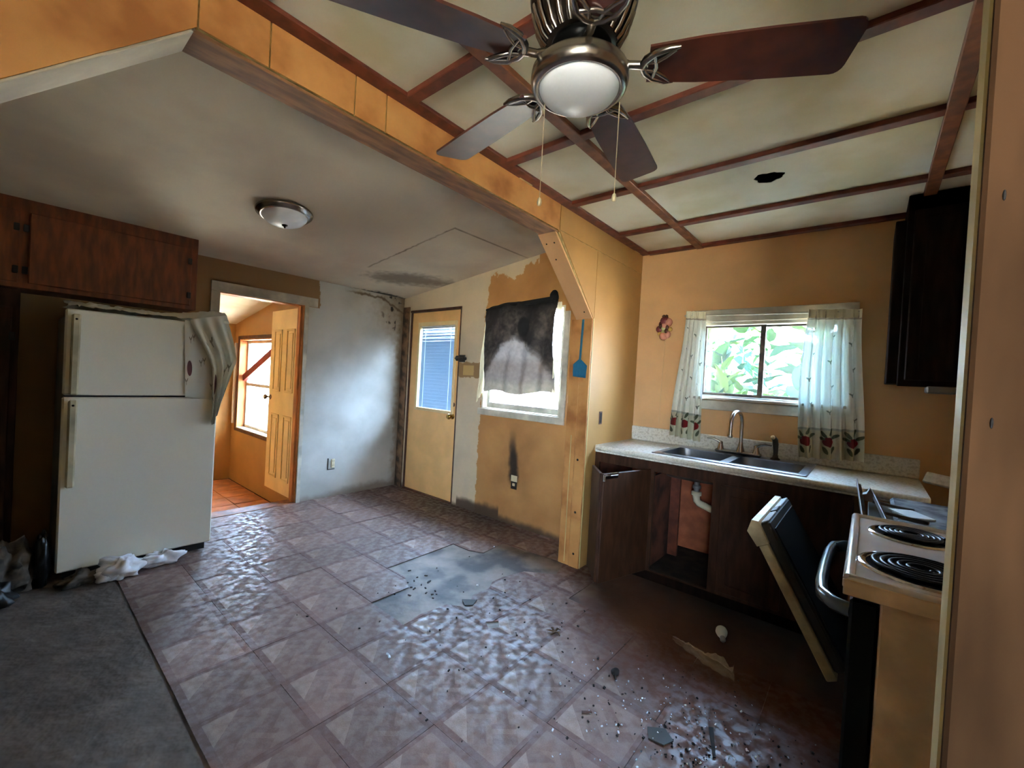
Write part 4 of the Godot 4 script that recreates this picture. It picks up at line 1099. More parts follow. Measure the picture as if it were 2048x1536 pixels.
	m.xf = Transform3D(Basis(), Vector3(-0.893, 0.655, -3.14)); m.lathe([[0.019, -0.012], [0.027, -0.010], [0.027, 0.012], [0.019, 0.014]], 16)
	obj("tailpiece", m, M.steel, t)
	m = MB.new()
	m.tube([Vector3(-0.893, 0.625, -3.14), Vector3(-0.893, 0.585, -3.14), Vector3(-0.888, 0.562, -3.14), Vector3(-0.872, 0.546, -3.14), Vector3(-0.845, 0.538, -3.14), Vector3(-0.77, 0.515, -3.14)], 0.024, 14)
	m.xf = Transform3D(Basis(), Vector3(-0.893, 0.612, -3.14)); m.lathe([[0.024, -0.016], [0.033, -0.014], [0.033, 0.010], [0.024, 0.014]], 14)
	obj("elbow", m, M.pvc, t)

func range_and_dishwasher() -> void:
	var t := thing("stove", Vector3(0.3, 0.0, -1.70), "white electric coil stove with almond side at the right wall", "stove")
	var m := MB.new(); m.span(Vector3(0.045, 0.02, -1.345), Vector3(0.64, 0.868, -2.055), 0.004)
	obj("body", m, M.almond, t)
	# cooktop: slab with rolled edge and four wells
	var wells := [[0.125, -1.525, 0.108], [0.125, -1.895, 0.086], [0.45, -1.525, 0.086], [0.45, -1.895, 0.108]]
	m = MB.new()
	m.span(Vector3(-0.028, 0.868, -1.33), Vector3(0.65, 0.900, -2.072), 0.010)
	m.tube([Vector3(-0.016, 0.899, -1.342), Vector3(-0.016, 0.899, -2.06)], 0.012, 10)
	m.tube([Vector3(-0.016, 0.899, -2.06), Vector3(0.65, 0.899, -2.06)], 0.012, 10)
	m.tube([Vector3(-0.016, 0.899, -1.342), Vector3(0.65, 0.899, -1.342)], 0.012, 10)
	var top := obj("cooktop", m, M.enamel, t)
	m = MB.new(); m.span(Vector3(-0.026, 0.862, -1.3265), Vector3(0.65, 0.900, -1.331), 0.002)
	obj("side_trim", m, M.almond, t)
	for w in wells:
		m = MB.new(); m.xf = Transform3D(Basis(), Vector3(w[0], 0.900, w[1]))
		var r: float = w[2]
		m.lathe([[r + 0.022, 0.001], [r + 0.018, 0.006], [r + 0.008, 0.007], [r + 0.002, 0.002]], 40)
		var bn := obj("drip_ring", m, M.chrome, top)
		m = MB.new(); m.xf = Transform3D(Basis(), Vector3(w[0], 0.900, w[1]))
		m.lathe([[r + 0.004, 0.003], [r * 0.6, 0.0015], [0.0, 0.0012]], 32)
		obj("drip_pan", m, M.gloss_black, top)
		m = MB.new()
		var pts := []
		for k in 130:
			var a := TAU * k / 26.0
			var rr := 0.018 + (r - 0.022) * k / 129.0
			pts.append(Vector3(w[0] + cos(a) * rr, 0.9115, w[1] + sin(a) * rr))
		m.tube(pts, 0.0052, 6, 0.8)
		for k in 3:
			var a := TAU * k / 3.0 + 0.4
			m.bar(Vector3(w[0], 0.904, w[1]), Vector3(w[0] + cos(a) * r, 0.904, w[1] + sin(a) * r), 0.004, 0.006)
		obj("coil", m, M.coil, top, "black coil burner")
	m = MB.new()
	m.span(Vector3(0.59, 0.90, -1.34), Vector3(0.65, 1.06, -2.06), 0.012)
	obj("control_panel", m, M.enamel, t)
	for k in 5:
		m = MB.new(); m.xf = Transform3D(Basis(Vector3(0, 0, 1), PI / 2), Vector3(0.59, 0.985, -1.42 - 0.14 * k)); m.lathe([[0.026, 0.0], [0.022, 0.022], [0.0, 0.024]], 14)
		obj("knob", m, M.black, t)
	m = MB.new(); m.span(Vector3(-0.012, 0.22, -1.36), Vector3(0.043, 0.845, -2.04), 0.006)
	var od := obj("oven_door", m, M.gloss_black, t)
	m = MB.new()
	m.tube([Vector3(-0.008, 0.80, -1.40), Vector3(-0.045, 0.800, -1.415), Vector3(-0.072, 0.800, -1.46), Vector3(-0.080, 0.800, -1.55), Vector3(-0.082, 0.800, -1.70), Vector3(-0.080, 0.800, -1.86), Vector3(-0.072, 0.800, -1.94), Vector3(-0.045, 0.800, -1.985), Vector3(-0.008, 0.80, -2.0)], 0.015, 12, 1.3)
	obj("handle", m, mat("handle_dark", c8(96, 108, 112), 0.22, {"metal": 0.5}), od, "curved grey bar handle")
	m = MB.new(); m.span(Vector3(-0.006, 0.03, -1.36), Vector3(0.043, 0.20, -2.04), 0.006)
	obj("drawer", m, M.gloss_black, t)

	# dishwasher between the stove and the corner, door tipped open
	t = thing("dishwasher", Vector3(0.3, 0.0, -2.4), "old built-in dishwasher with its door hanging half open", "dishwasher")
	m = MB.new()
	m.span(Vector3(0.02, 0.10, -2.100), Vector3(0.63, 0.84, -2.112), 0.002)
	m.span(Vector3(0.02, 0.10, -2.70), Vector3(0.63, 0.84, -2.712), 0.002)
	m.span(Vector3(0.62, 0.10, -2.10), Vector3(0.632, 0.84, -2.712), 0.002)
	m.span(Vector3(0.02, 0.83, -2.10), Vector3(0.632, 0.842, -2.712), 0.002)
	m.span(Vector3(0.02, 0.10, -2.10), Vector3(0.632, 0.112, -2.712), 0.002)
	obj("tub", m, M.dw_grey, t)
	m = MB.new(); m.span(Vector3(0.02, 0.0, -2.10), Vector3(0.04, 0.26, -2.71))
	obj("kick_panel", m, M.black, t)
	var hinge := Vector3(-0.045, 0.235, -2.1)
	var bs := Basis(Vector3(0, 0, 1), deg_to_rad(29.5))      # tips the top towards the room
	m = MB.new(); m.xf = Transform3D(bs, hinge)
	m.span(Vector3(-0.030, 0.0, -0.005), Vector3(0.008, 0.53, -0.605), 0.004)
	var dd := obj("door", m, M.beige_edge, t)
	m = MB.new(); m.xf = Transform3D(bs, hinge)
	m.prism(PackedVector2Array([Vector2(-0.036, 0.53), Vector2(0.012, 0.53), Vector2(0.016, 0.625), Vector2(-0.006, 0.638), Vector2(-0.044, 0.60)]), -0.605, -0.001)
	obj("control_panel", m, M.beige_edge, dd)
	m = MB.new(); m.xf = Transform3D(bs, hinge)
	m.span(Vector3(0.008, 0.02, -0.02), Vector3(0.050, 0.610, -0.59), 0.008)
	obj("inner_panel", m, M.dw_grey, dd)
	m = MB.new(); m.xf = Transform3D(bs, hinge)
	m.span(Vector3(0.018, 0.606, -0.25), Vector3(0.046, 0.618, -0.34), 0.002)
	obj("latch", m, M.black, dd)
	m = MB.new(); m.xf = Transform3D(bs, hinge); m.span(Vector3(0.049, 0.05, -0.05), Vector3(0.054, 0.575, -0.56), 0.002)
	obj("inner_liner", m, mat("liner", c8(20, 19, 18), 0.5, {"spec": 0.25}), dd)
	mat("dw_trim", c8(196, 198, 200), 0.3, {"coat": 0.5})
	for w in [[-0.03, -0.23], [-0.36, -0.58]]:
		m = MB.new(); m.xf = Transform3D(bs, hinge); m.span(Vector3(0.018, 0.608, w[0]), Vector3(0.048, 0.616, w[1]), 0.002)
		obj("top_trim", m, M.dw_trim, dd)
	# what lies on top of it
	m = MB.new(); m.span(Vector3(0.10, 0.842, -2.08), Vector3(0.64, 0.868, -2.80), 0.012)
	tag(obj("insulation_mat", m, mat("felt", c8(112, 116, 118), 0.9, {"tex": T.grime, "scale": 2.0, "bump": [T.bumpy, 0.4]})), "grey insulation mat lying over the dishwasher", "mat")
	var rails := [[Vector3(-0.028, 0.915, -2.83), Vector3(0.003, 0.885, -2.085)], [Vector3(0.03, 0.90, -2.66), Vector3(0.072, 0.885, -2.10)], [Vector3(0.035, 0.875, -2.55), Vector3(0.17, 0.875, -2.50)], [Vector3(0.055, 0.875, -2.35), Vector3(0.20, 0.875, -2.30)]]
	var labs := ["rusty metal rail nearest the room edge on the dishwasher top", "second long metal rail on the dishwasher top", "short dark metal bar crossing beside the countertop", "short dark metal bar crossing nearer the stove"]
	for k in 4:
		m = MB.new()
		var a: Vector3 = rails[k][0]; var b: Vector3 = rails[k][1]
		m.bar(a, b, 0.004 if k < 2 else 0.012, 0.026 if k < 2 else 0.012)
		if k < 2: m.bar(a + Vector3(0.008, -0.013, 0), b + Vector3(0.008, -0.013, 0), 0.018, 0.003)
		tag(obj("metal_rail", m, M.rail_dark), labs[k], "rail", "metal scraps on the dishwasher")
	m = MB.new()
	m.prism(PackedVector2Array([Vector2(-0.012, 0.868), Vector2(0.04, 0.868), Vector2(0.034, 0.905), Vector2(0.022, 0.925), Vector2(0.012, 0.90), Vector2(-0.008, 0.892)]), -2.64, -2.58)
	tag(obj("bracket", m, M.steel_dull), "bent sheet-metal bracket between the metal rails", "bracket")
	m = MB.new(); m.box(Vector3(0.155, 0.873, -2.42), Vector3(0.09, 0.006, 0.13), 0.0, Basis(Vector3.UP, 0.5))
	tag(obj("paper_scrap", m, mat("paper", c8(190, 200, 200), 0.8)), "pale paper scrap beside the metal bars", "paper")

func fan() -> void:
	var c := Vector3(-0.635, 0, -0.965)
	var t := thing("ceiling_fan", c + Vector3(0, 2.455, 0), "five-bladed brown ceiling fan with round white light bowl", "ceiling fan")
	var at := Transform3D(Basis(), c)
	var m := MB.new(); m.xf = at
	m.lathe([[0.0, 2.455], [0.085, 2.455], [0.088, 2.43], [0.075, 2.405], [0.05, 2.395], [0.05, 2.385]], 40)
	obj("canopy", m, M.nickel, t)
	m = MB.new(); m.xf = at
	m.lathe([[0.05, 2.40], [0.105, 2.392], [0.135, 2.372], [0.142, 2.345], [0.138, 2.325], [0.128, 2.318], [0.118, 2.285], [0.098, 2.245], [0.088, 2.232], [0.0, 2.23]], 48)
	var mo := obj("motor_housing", m, M.bronze_dark, t)
	for k in 26:
		m = MB.new()
		var a := TAU * k / 26.0
		var d := Vector3(sin(a), 0, cos(a))
		m.tube([c + d * 0.131 + Vector3(0, 2.318, 0), c + d * 0.122 + Vector3(0, 2.285, 0), c + d * 0.104 + Vector3(0, 2.248, 0), c + d * 0.091 + Vector3(0, 2.233, 0)], 0.0068, 6)
		obj("rib", m, M.nickel, mo)
	m = MB.new(); m.xf = at
	m.lathe([[0.0, 2.235], [0.078, 2.235], [0.082, 2.215], [0.070, 2.205], [0.06, 2.185], [0.058, 2.175], [0.0, 2.175]], 36)
	obj("switch_housing", m, M.gloss_black, t)
	var by := 2.168
	for k in 5:
		var a := deg_to_rad(118.5 + 70.9 * k)
		# local frame: -z outwards along the blade
		var bs := Basis(Vector3.UP, a + PI)
		m = MB.new(); m.xf = Transform3D(bs, c + Vector3(0, by, 0))
		m.tube([Vector3(0, 0.04, -0.055), Vector3(0, 0.022, -0.09), Vector3(0, 0.004, -0.125), Vector3(0, -0.002, -0.165)], [0.010, 0.010, 0.010, 0.011], 10)
		for s in [-1.0, 1.0]:
			m.tube([Vector3(0, -0.002, -0.160), Vector3(s * 0.022, -0.003, -0.168), Vector3(s * 0.045, -0.005, -0.190), Vector3(s * 0.058, -0.007, -0.222), Vector3(s * 0.060, -0.007, -0.245)], [0.010, 0.010, 0.009, 0.007, 0.004], 8)
			m.tube([Vector3(s * 0.012, -0.003, -0.165), Vector3(s * 0.018, -0.006, -0.195), Vector3(s * 0.034, -0.007, -0.215), Vector3(s * 0.056, -0.007, -0.236)], 0.006, 8)
		m.tube([Vector3(-0.042, -0.006, -0.188), Vector3(0.0, -0.006, -0.196), Vector3(0.042, -0.006, -0.188)], 0.006, 8)
		var br := obj("blade_arm", m, M.nickel, t)
		m = MB.new()
		m.xf = Transform3D(bs * Basis(Vector3(0, 0, 1), deg_to_rad(11.0)) * Basis(Vector3.RIGHT, PI / 2), c + Vector3(0, by, 0))
		var poly := PackedVector2Array()
		# x across, y = -z outwards (after the turn, local y is -z... outwards)
		for q in [[-0.050, 0.175], [-0.062, 0.30], [-0.068, 0.45], [-0.070, 0.615]]: poly.append(Vector2(q[0], q[1]))
		for n in 5: poly.append(Vector2(-0.045 - 0.025 * cos(n * PI / 8), 0.622 + 0.022 * sin(n * PI / 8)))
		for n in 5: poly.append(Vector2(0.045 + 0.025 * sin(n * PI / 8), 0.622 + 0.022 * cos(n * PI / 8)))
		for q in [[0.070, 0.615], [0.068, 0.45], [0.062, 0.30], [0.050, 0.175]]: poly.append(Vector2(q[0], q[1]))
		for w in poly.size(): poly[w].y *= -1.0
		m.prism(poly, -0.005, 0.002)
		obj("blade", m, M.blade, t)
	m = MB.new(); m.xf = at
	m.lathe([[0.06, 2.1820], [0.085, 2.1760], [0.114, 2.1680], [0.127, 2.1560], [0.129, 2.1360], [0.125, 2.1200], [0.114, 2.1120], [0.106, 2.1140], [0.104, 2.1220]], 48)
	obj("light_rim", m, M.nickel, t)
	m = MB.new(); m.xf = at
	m.lathe([[0.0, 2.1320], [0.10, 2.1300], [0.106, 2.1240], [0.104, 2.1140], [0.096, 2.1020], [0.080, 2.0910], [0.055, 2.0820], [0.028, 2.0780], [0.0, 2.0770]], 48)
	obj("light_bowl", m, M.opal, t)
	for q in [[Vector3(-0.730, 2.115, -0.945), 1.842], [Vector3(-0.568, 2.115, -1.070), 1.862]]:
		m = MB.new()
		var p: Vector3 = q[0]
		m.tube([p, Vector3(p.x, q[1] + 0.10, p.z)], 0.0014, 6)
		m.tube([Vector3(p.x, q[1] + 0.10, p.z), Vector3(p.x, q[1], p.z)], 0.0012, 6)
		var ch := obj("pull_chain", m, M.chain, t)
		m = MB.new(); m.xf = Transform3D(Basis(), Vector3(p.x, q[1], p.z))
		m.lathe([[0.0, -0.020], [0.005, -0.018], [0.007, -0.010], [0.005, 0.0], [0.0015, 0.004]], 12)
		obj("pull_fob", m, M.chain, ch)

func lamp() -> void:
	var at := Vector3(-3.02, 2.205 + 0.125 * (4.26 - 3.02) - 0.002, -1.17)
	var t := thing("ceiling_lamp", at, "flush ceiling lamp with metal ring on the low ceiling", "lamp")
	var bs := Basis(Vector3(0, 0, 1), atan(0.125))
	var m := MB.new(); m.xf = Transform3D(bs, at)
	m.lathe([[0.10, 0.0], [0.165, 0.0], [0.172, -0.010], [0.168, -0.022], [0.155, -0.028], [0.152, -0.036], [0.140, -0.040], [0.130, -0.036]], 48)
	obj("ring", m, M.nickel, t)
	m = MB.new(); m.xf = Transform3D(bs, at)
	m.lathe([[0.138, -0.030], [0.132, -0.048], [0.112, -0.070], [0.08, -0.086], [0.04, -0.095], [0.0, -0.097]], 40)
	obj("glass_bowl", m, M.opal, t)
	m = MB.new(); m.xf = Transform3D(bs, at)
	m.lathe([[0.020, -0.094], [0.016, -0.100], [0.006, -0.106], [0.006, -0.112], [0.0, -0.118]], 16)
	obj("finial", m, M.bronze_dark, t)

func curtains() -> void:
	var rod := thing("curtain_rod", Vector3(-0.6, 1.89, ZN + 0.05), "thin curtain rod across the sink window", "rod")
	var m := MB.new(); m.tube([Vector3(-1.14, 1.905, ZN + 0.05), Vector3(-0.065, 1.880, ZN + 0.05)], 0.006, 8)
	obj("rod", m, M.white_trim, rod)
	for s in [0, 1]:
		var t := thing("apple_curtain", Vector3(-1.07 if s == 0 else -0.2, 1.9, ZN + 0.05), ["sheer apple-print curtain gathered at the left of the sink window", "wider sheer apple-print curtain at the right of the sink window"][s], "curtain", "apple curtains")
		m = MB.new()
		var f := func(u: float, v: float) -> Vector3:
			var x0: float; var x1: float; var y0: float; var y1: float
			if s == 0:
				x0 = lerpf(-1.130, -1.205, smoothstep(0, 1, v)); x1 = lerpf(-0.985, -0.975, v)
				y0 = lerpf(1.928, 0.965, v); y1 = lerpf(1.915, 0.940, v)
			else:
				x0 = lerpf(-0.345, -0.350, v) - 0.02 * sin(PI * v); x1 = lerpf(-0.070, -0.015, smoothstep(0, 1, v))
				y0 = lerpf(1.892, 0.925, v); y1 = lerpf(1.880, 0.950, v)
			var n := 5.0 if s == 0 else 6.0
			var g := sin(u * TAU * n + 0.6 * sin(v * 3.0) + s) * (0.016 + 0.012 * v) + 0.008 * sin(u * TAU * n * 2.3 + 1.0)
			var ru := 0.006 * sin(u * 90.0) * smoothstep(0.07, 0.0, v)
			return Vector3(lerpf(x0, x1, u) + 0.008 * cos(u * TAU * n), lerpf(y0, y1, u), ZN + 0.058 + g * smoothstep(0.0, 0.12, v) + ru)
		m.grid(70, 50, f)
		obj("sheer_panel", m, M.sheer, t)
		m = MB.new(); m.grid(60, 4, func(u: float, v: float) -> Vector3:
			var p: Vector3 = f.call(u, 0.0)
			return p + Vector3(0, 0.012 - 0.055 * v, 0.006 * sin(u * 70.0) + 0.006))
		obj("gathered_heading", m, M.cloth_white if false else M.sheer_plain, t)
	# scorched cloth over the other window
	var t2 := thing("scorched_cloth", Vector3(-2.46, 1.9, ZD + 0.03), "soot-blackened cloth hung over the window by the back door", "cloth")
	var nz := fn(0.9, 3, 61)
	m = MB.new()
	var sc := func(u: float, v: float) -> Vector3:
		var top := 2.005 + 0.04 * u + 0.018 * sin(u * 5.0) - 0.035 * pow(maxf(0.0, 0.12 - u) / 0.12, 2.0)
		var bot := 1.198 + 0.018 * sin(u * 9.0) + 0.03 * u
		var x0 := lerpf(-2.885, -2.862, v); var x1 := lerpf(-2.052, -2.045, v) - 0.03 * sin(PI * v)
		var w := nz.get_noise_2d(u * 3.0, v * 3.0)
		return Vector3(lerpf(x0, x1, u) + 0.010 * w, lerpf(top, bot, v), ZD + 0.035 + 0.016 * sin(u * 26.0 + v * 4.0) * (0.3 + v) * (0.5 + u) + 0.03 * w + 0.012 * sin(PI * u))
	m.grid(60, 60, sc)
	obj("hanging_cloth", m, M.scorch, t2)
	m = MB.new()
	m.ball(Vector3(-2.095, 2.055, ZD + 0.04), Vector3(0.042, 0.055, 0.03), 20, fn(0.1, 2, 62), 0.35)
	m.tube([Vector3(-2.88, 1.985, ZD + 0.035), Vector3(-2.66, 2.012, ZD + 0.04), Vector3(-2.4, 2.02, ZD + 0.04), Vector3(-2.08, 2.035, ZD + 0.04)], [0.012, 0.018, 0.02, 0.024], 10)
	obj("bunched_top", m, mat("soot", c8(20, 19, 19), 0.95), t2)
	for s in [0, 1]:
		m = MB.new()
		m.grid(20, 40, func(u: float, v: float) -> Vector3:
			var x0: float; var x1: float; var y: float
			if s == 0:
				x0 = lerpf(-2.905, -2.955, v) - 0.02 * smoothstep(0.7, 0.9, v); x1 = lerpf(-2.85, -2.88, v); y = lerpf(1.955, 1.085 + 0.12 * u, v)
			else:
				x0 = lerpf(-2.075, -2.10, v); x1 = lerpf(-2.025, -2.045, v); y = lerpf(2.01, 1.105, v)
			return Vector3(lerpf(x0, x1, u) + 0.008 * sin(v * 9.0), y, ZD + 0.018 + 0.008 * sin(u * 16.0 + v * 3.0)))
		tag(obj("white_curtain", m, M.sheer_plain), ["thin white curtain edge left of the scorched cloth", "thin white curtain edge right of the scorched cloth"][s], "curtain", "white curtain edges")

func wall_things() -> void:
	# fly swatter
	var t := thing("fly_swatter", Vector3(-1.612, 1.37, -2.68), "teal plastic fly swatter hung on the tan post", "fly swatter")
	var z := -2.672
	var m := MB.new()
	var hex := PackedVector2Array([Vector2(-1.663, 1.380), Vector2(-1.558, 1.372), Vector2(-1.552, 1.460), Vector2(-1.600, 1.502), Vector2(-1.622, 1.504), Vector2(-1.666, 1.468)])
	m.prism(hex, z, z + 0.004)
	for k in 10:
		m.span(Vector3(-1.655 + 0.0098 * k, 1.388, z + 0.003), Vector3(-1.652 + 0.0098 * k, 1.470, z + 0.006))
	obj("paddle", m, M.teal, t)
	m = MB.new(); m.bar(Vector3(-1.611, 1.495, z + 0.003), Vector3(-1.602, 1.792, z + 0.003), 0.017, 0.007, Vector3.BACK, 0.002)
	obj("handle", m, M.teal, t)
	# fruit ornament and its string
	t = thing("fruit_ornament", Vector3(-1.305, 1.82, ZN), "glossy plaster fruit bunch hanging on the tan wall", "ornament")
	for q in [["plum", [[0.0, 0.055, 0.040], [-0.040, -0.01, 0.030], [-0.02, 0.03, 0.03]]], ["peach", [[0.025, 0.045, 0.036], [-0.006, -0.065, 0.034], [0.022, -0.055, 0.03], [0.0, 0.02, 0.036]]], ["lime", [[-0.005, 0.0, 0.03], [0.0, -0.03, 0.026]]], ["gold_gloss", [[0.045, -0.012, 0.018], [-0.035, -0.045, 0.02]]]]:
		for p in q[1]:
			m = MB.new(); m.ball(Vector3(-1.305 + p[0], 1.82 + p[1], ZN + 0.018), Vector3(p[2], p[2], p[2] * 0.8), 14)
			obj({"plum": "plum", "peach": "peach", "lime": "grape", "gold_gloss": "berry"}[q[0]], m, M[q[0]], t)
	m = MB.new()
	for p in [[-0.012, 0.093, 0.5], [0.012, 0.093, -0.5], [0.0, 0.088, 0.0]]: m.box(Vector3(-1.302 + p[0], 1.82 + p[1], ZN + 0.03), Vector3(0.026, 0.022, 0.016), 0.006, Basis(Vector3(0, 0, 1), p[2]))
	obj("bow", m, M.brown_gloss, t)
	for p in [[0.03, 0.0, 0.8], [0.022, -0.028, -0.6], [-0.026, 0.012, -0.9]]:
		m = MB.new(); m.ball(Vector3(-1.305 + p[0], 1.82 + p[1], ZN + 0.046), Vector3(0.012, 0.020, 0.006), 10)
		obj("leaf", m, M.brown_gloss, t)
	m = MB.new(); m.tube([Vector3(-1.300, 1.72, ZN + 0.005), Vector3(-1.306, 1.4, ZN + 0.005), Vector3(-1.312, 1.04, ZN + 0.005)], 0.0016, 6)
	tag(obj("string", m, M.string), "thin pale string trailing down the wall below the fruit ornament", "string")
	# outlets
	t = thing("outlet", Vector3(-2.448, 0.33, ZD), "half-melted outlet under a soot plume on the tan wall", "outlet")
	m = MB.new(); m.span(Vector3(-2.482, 0.400, ZD), Vector3(-2.412, 0.455, ZD + 0.006), 0.002)
	obj("cover", m, M.outlet, t)
	m = MB.new(); m.span(Vector3(-2.482, 0.330, ZD), Vector3(-2.412, 0.400, ZD + 0.003), 0.001)
	obj("burnt_box", m, M.black, t, "burnt black lower half")
	for y in [0.413, 0.372]:
		m = MB.new(); m.box(Vector3(-2.447, y, ZD + 0.006), Vector3(0.030, 0.026, 0.008), 0.005)
		obj("socket", m, M.outlet, t)
	t = thing("outlet", Vector3(XW, 0.30, -2.24), "bare white outlet without cover low on the white wall", "outlet")
	m = MB.new()
	m.span(Vector3(XW, 0.285, -2.185), Vector3(XW + 0.004, 0.405, -2.196))
	m.span(Vector3(XW, 0.285, -2.185), Vector3(XW + 0.004, 0.292, -2.265))
	obj("box_gap", m, M.dirt, t)
	m = MB.new(); m.span(Vector3(XW, 0.305, -2.225), Vector3(XW + 0.012, 0.395, -2.262), 0.003)
	obj("receptacle", m, M.outlet, t)
	for y in [0.33, 0.375]:
		for w in [-2.236, -2.251]:
			m = MB.new(); m.span(Vector3(XW + 0.012, y - 0.006, w - 0.0015), Vector3(XW + 0.0128, y + 0.006, w + 0.0015))
			obj("slot", m, M.dirt, t)
	t = thing("outlet", Vector3(XB, 1.085, -2.88), "empty dark outlet hole in the yellow wing wall", "outlet")
	m = MB.new(); m.span(Vector3(XB + 0.004, 1.035, -2.862), Vector3(XB + 0.008, 1.130, -2.905))
	obj("hole", m, M.brown_frame, t)
	m = MB.new(); m.span(Vector3(XB + 0.007, 1.045, -2.870), Vector3(XB + 0.009, 1.120, -2.897))
	obj("box_gap", m, M.dirt, t)

func litter() -> void:
	# small debris nobody could count
	rng.seed = 77
	var m := MB.new()
	for k in 330:
		var a := rng.randf() * rng.randf()
		var p := Vector2(-0.45, -1.72) + Vector2(rng.randfn(0.0, 0.36), rng.randfn(0.0, 0.26))
		if k % 4 == 0: p = Vector2(-0.32, -1.63) + Vector2(rng.randfn(0, 0.14), rng.randfn(0, 0.1))
		if p.x > -0.06 or p.y > -0.6 or p.y < -2.25: continue
		var r := 0.0018 + 0.0045 * a
		m.box(Vector3(p.x, 0.004 + r * 0.4, p.y), Vector3(r * (1.2 + rng.randf()), r, r * (1.0 + rng.randf())), 0.0, Basis.from_euler(Vector3(rng.randf(), rng.randf() * 6.0, rng.randf())))
	for k in 60:
		var p := Vector2(rng.randf_range(-2.3, -1.0), rng.randf_range(-2.3, -1.0))
		var r := 0.002 + 0.004 * rng.randf()
		m.box(Vector3(p.x, 0.003 + r * 0.4, p.y), Vector3(r * 2.0, r, r), 0.0, Basis(Vector3.UP, rng.randf() * 6.0))
	for k in 14:
		var p := Vector2(-2.10, -1.72) + Vector2(rng.randfn(0, 0.08), rng.randfn(0, 0.07))
		m.box(Vector3(p.x, 0.0, p.y), Vector3(0.010 + 0.016 * rng.randf(), 0.004, 0.008), 0.0, Basis(Vector3.UP, rng.randf() * 6.0))
	tag(obj("floor_debris", m, M.dirt), "scattered dark crumbs and dirt over the vinyl tiles", "debris", "", "stuff")
	m = MB.new()
	for k in 260:
		var p := Vector2(-0.42, -1.68) + Vector2(rng.randfn(0.0, 0.28), rng.randfn(0.0, 0.20))
		if p.x > -0.06 or p.y > -0.6 or p.y < -2.2: continue
		var r := 0.0025 + 0.005 * rng.randf() * rng.randf()
		m.box(Vector3(p.x, 0.0045 + r * 0.3, p.y), Vector3(r * 1.6, r * 0.7, r), 0.0, Basis.from_euler(Vector3(rng.randf_range(-0.7, 0.7), rng.randf() * 6.0, rng.randf_range(-0.7, 0.7))))
	for p in [[-1.66, -1.20], [-1.68, -1.205], [-2.21, -2.53], [-1.86, -1.99], [-0.98, -1.62]]:
		m.box(Vector3(p[0], 0.006, p[1]), Vector3(0.014, 0.006, 0.009), 0.0, Basis.from_euler(Vector3(0.5, rng.randf() * 6.0, 0.3)))
	tag(obj("glass_bits", m, mat("glint", c8(238, 242, 246), 0.1, {"metal": 0.3})), "tiny glinting bits of broken glass on the tiles", "broken glass", "", "stuff")
	# pieces that stand out
	var flat := func(called: String, pts: Array, y: float, h: float, material: Material, label: String, cat: String) -> void:
		var q := MB.new(); q.xf = Transform3D(Basis(Vector3.RIGHT, Vector3(0, 0, -1), Vector3.UP), Vector3.ZERO)
		var poly := PackedVector2Array()
		for p in pts: poly.append(Vector2(p[0], -p[1]))
		q.prism(poly, y, y + h)
		tag(obj(called, q, material), label, cat)
	flat.call("tile_shard", [[-0.60, -1.66], [-0.545, -1.70], [-0.50, -1.665], [-0.52, -1.62], [-0.575, -1.61]], 0.004, 0.004, M.dw_grey, "dark grey tile shard among the broken glass", "shard")
	flat.call("tile_chip", [[-1.80, -1.80], [-1.735, -1.86], [-1.71, -1.80], [-1.74, -1.765]], 0.003, 0.004, M.dw_grey, "dark chip at the edge of the torn tile patch", "shard")
	flat.call("wood_splinter", [[-0.83, -1.548], [-0.80, -1.575], [-0.795, -1.570], [-0.826, -1.543]], 0.005, 0.004, M.brown_frame, "dark splinter near the bottom of the tiles", "splinter")
	flat.call("dark_sliver", [[-0.42, -1.83], [-0.405, -1.84], [-0.36, -1.70], [-0.368, -1.695]], 0.005, 0.004, M.dirt, "long dark sliver pointing at the stove", "splinter")
	m = MB.new()
	m.ball(Vector3(-0.835, 0.012, -1.855), Vector3(0.016, 0.012, 0.022), 14, fn(0.3, 2, 71), 0.5, 0.003)
	m.tube([Vector3(-0.83, 0.01, -1.84), Vector3(-0.81, 0.007, -1.815)], [0.006, 0.003], 6)
	tag(obj("dirt_clump", m, M.dirt), "black clump on the soiled tile below the cabinet edge", "dirt")
	m = MB.new()
	for k in 5:
		var a := 1.2 * k
		m.tube([Vector3(-1.22, 0.006, -1.925), Vector3(-1.22 + 0.025 * cos(a), 0.014, -1.925 + 0.025 * sin(a)), Vector3(-1.22 + 0.045 * cos(a + 0.3), 0.006, -1.925 + 0.04 * sin(a + 0.3))], [0.006, 0.008, 0.002], 6, 0.4)
	tag(obj("dead_leaf", m, M.deadleaf), "curled dead leaf on the bluish tile joint", "leaf")
	# clear plastic sheet and a bulb in front of the sink cabinet
	var nz := fn(1.5, 3, 81)
	m = MB.new(); m.grid(48, 20, func(u: float, v: float) -> Vector3:
		var w := nz.get_noise_2d(u * 3.0, v * 1.2)
		var along := Vector3(-0.74, 0, -2.335).lerp(Vector3(-0.42, 0, -2.235), u)
		var half := 0.012 + 0.075 * u * (1.3 - u)
		return along + Vector3(0.3, 0, 0.95) * (v - 0.5) * 2.0 * half + Vector3(0, 0.004 + (0.016 + 0.05 * u) * pow(sin(PI * v), 2.0) * (0.55 + w) + 0.008 * absf(sin(u * 30.0 + v * 6.0)) * sin(PI * v), 0.02 * w))
	tag(obj("plastic_sheet", m, M.plastic_film), "crumpled strip of clear plastic on the brown floor edge", "plastic")
	t_bulb()

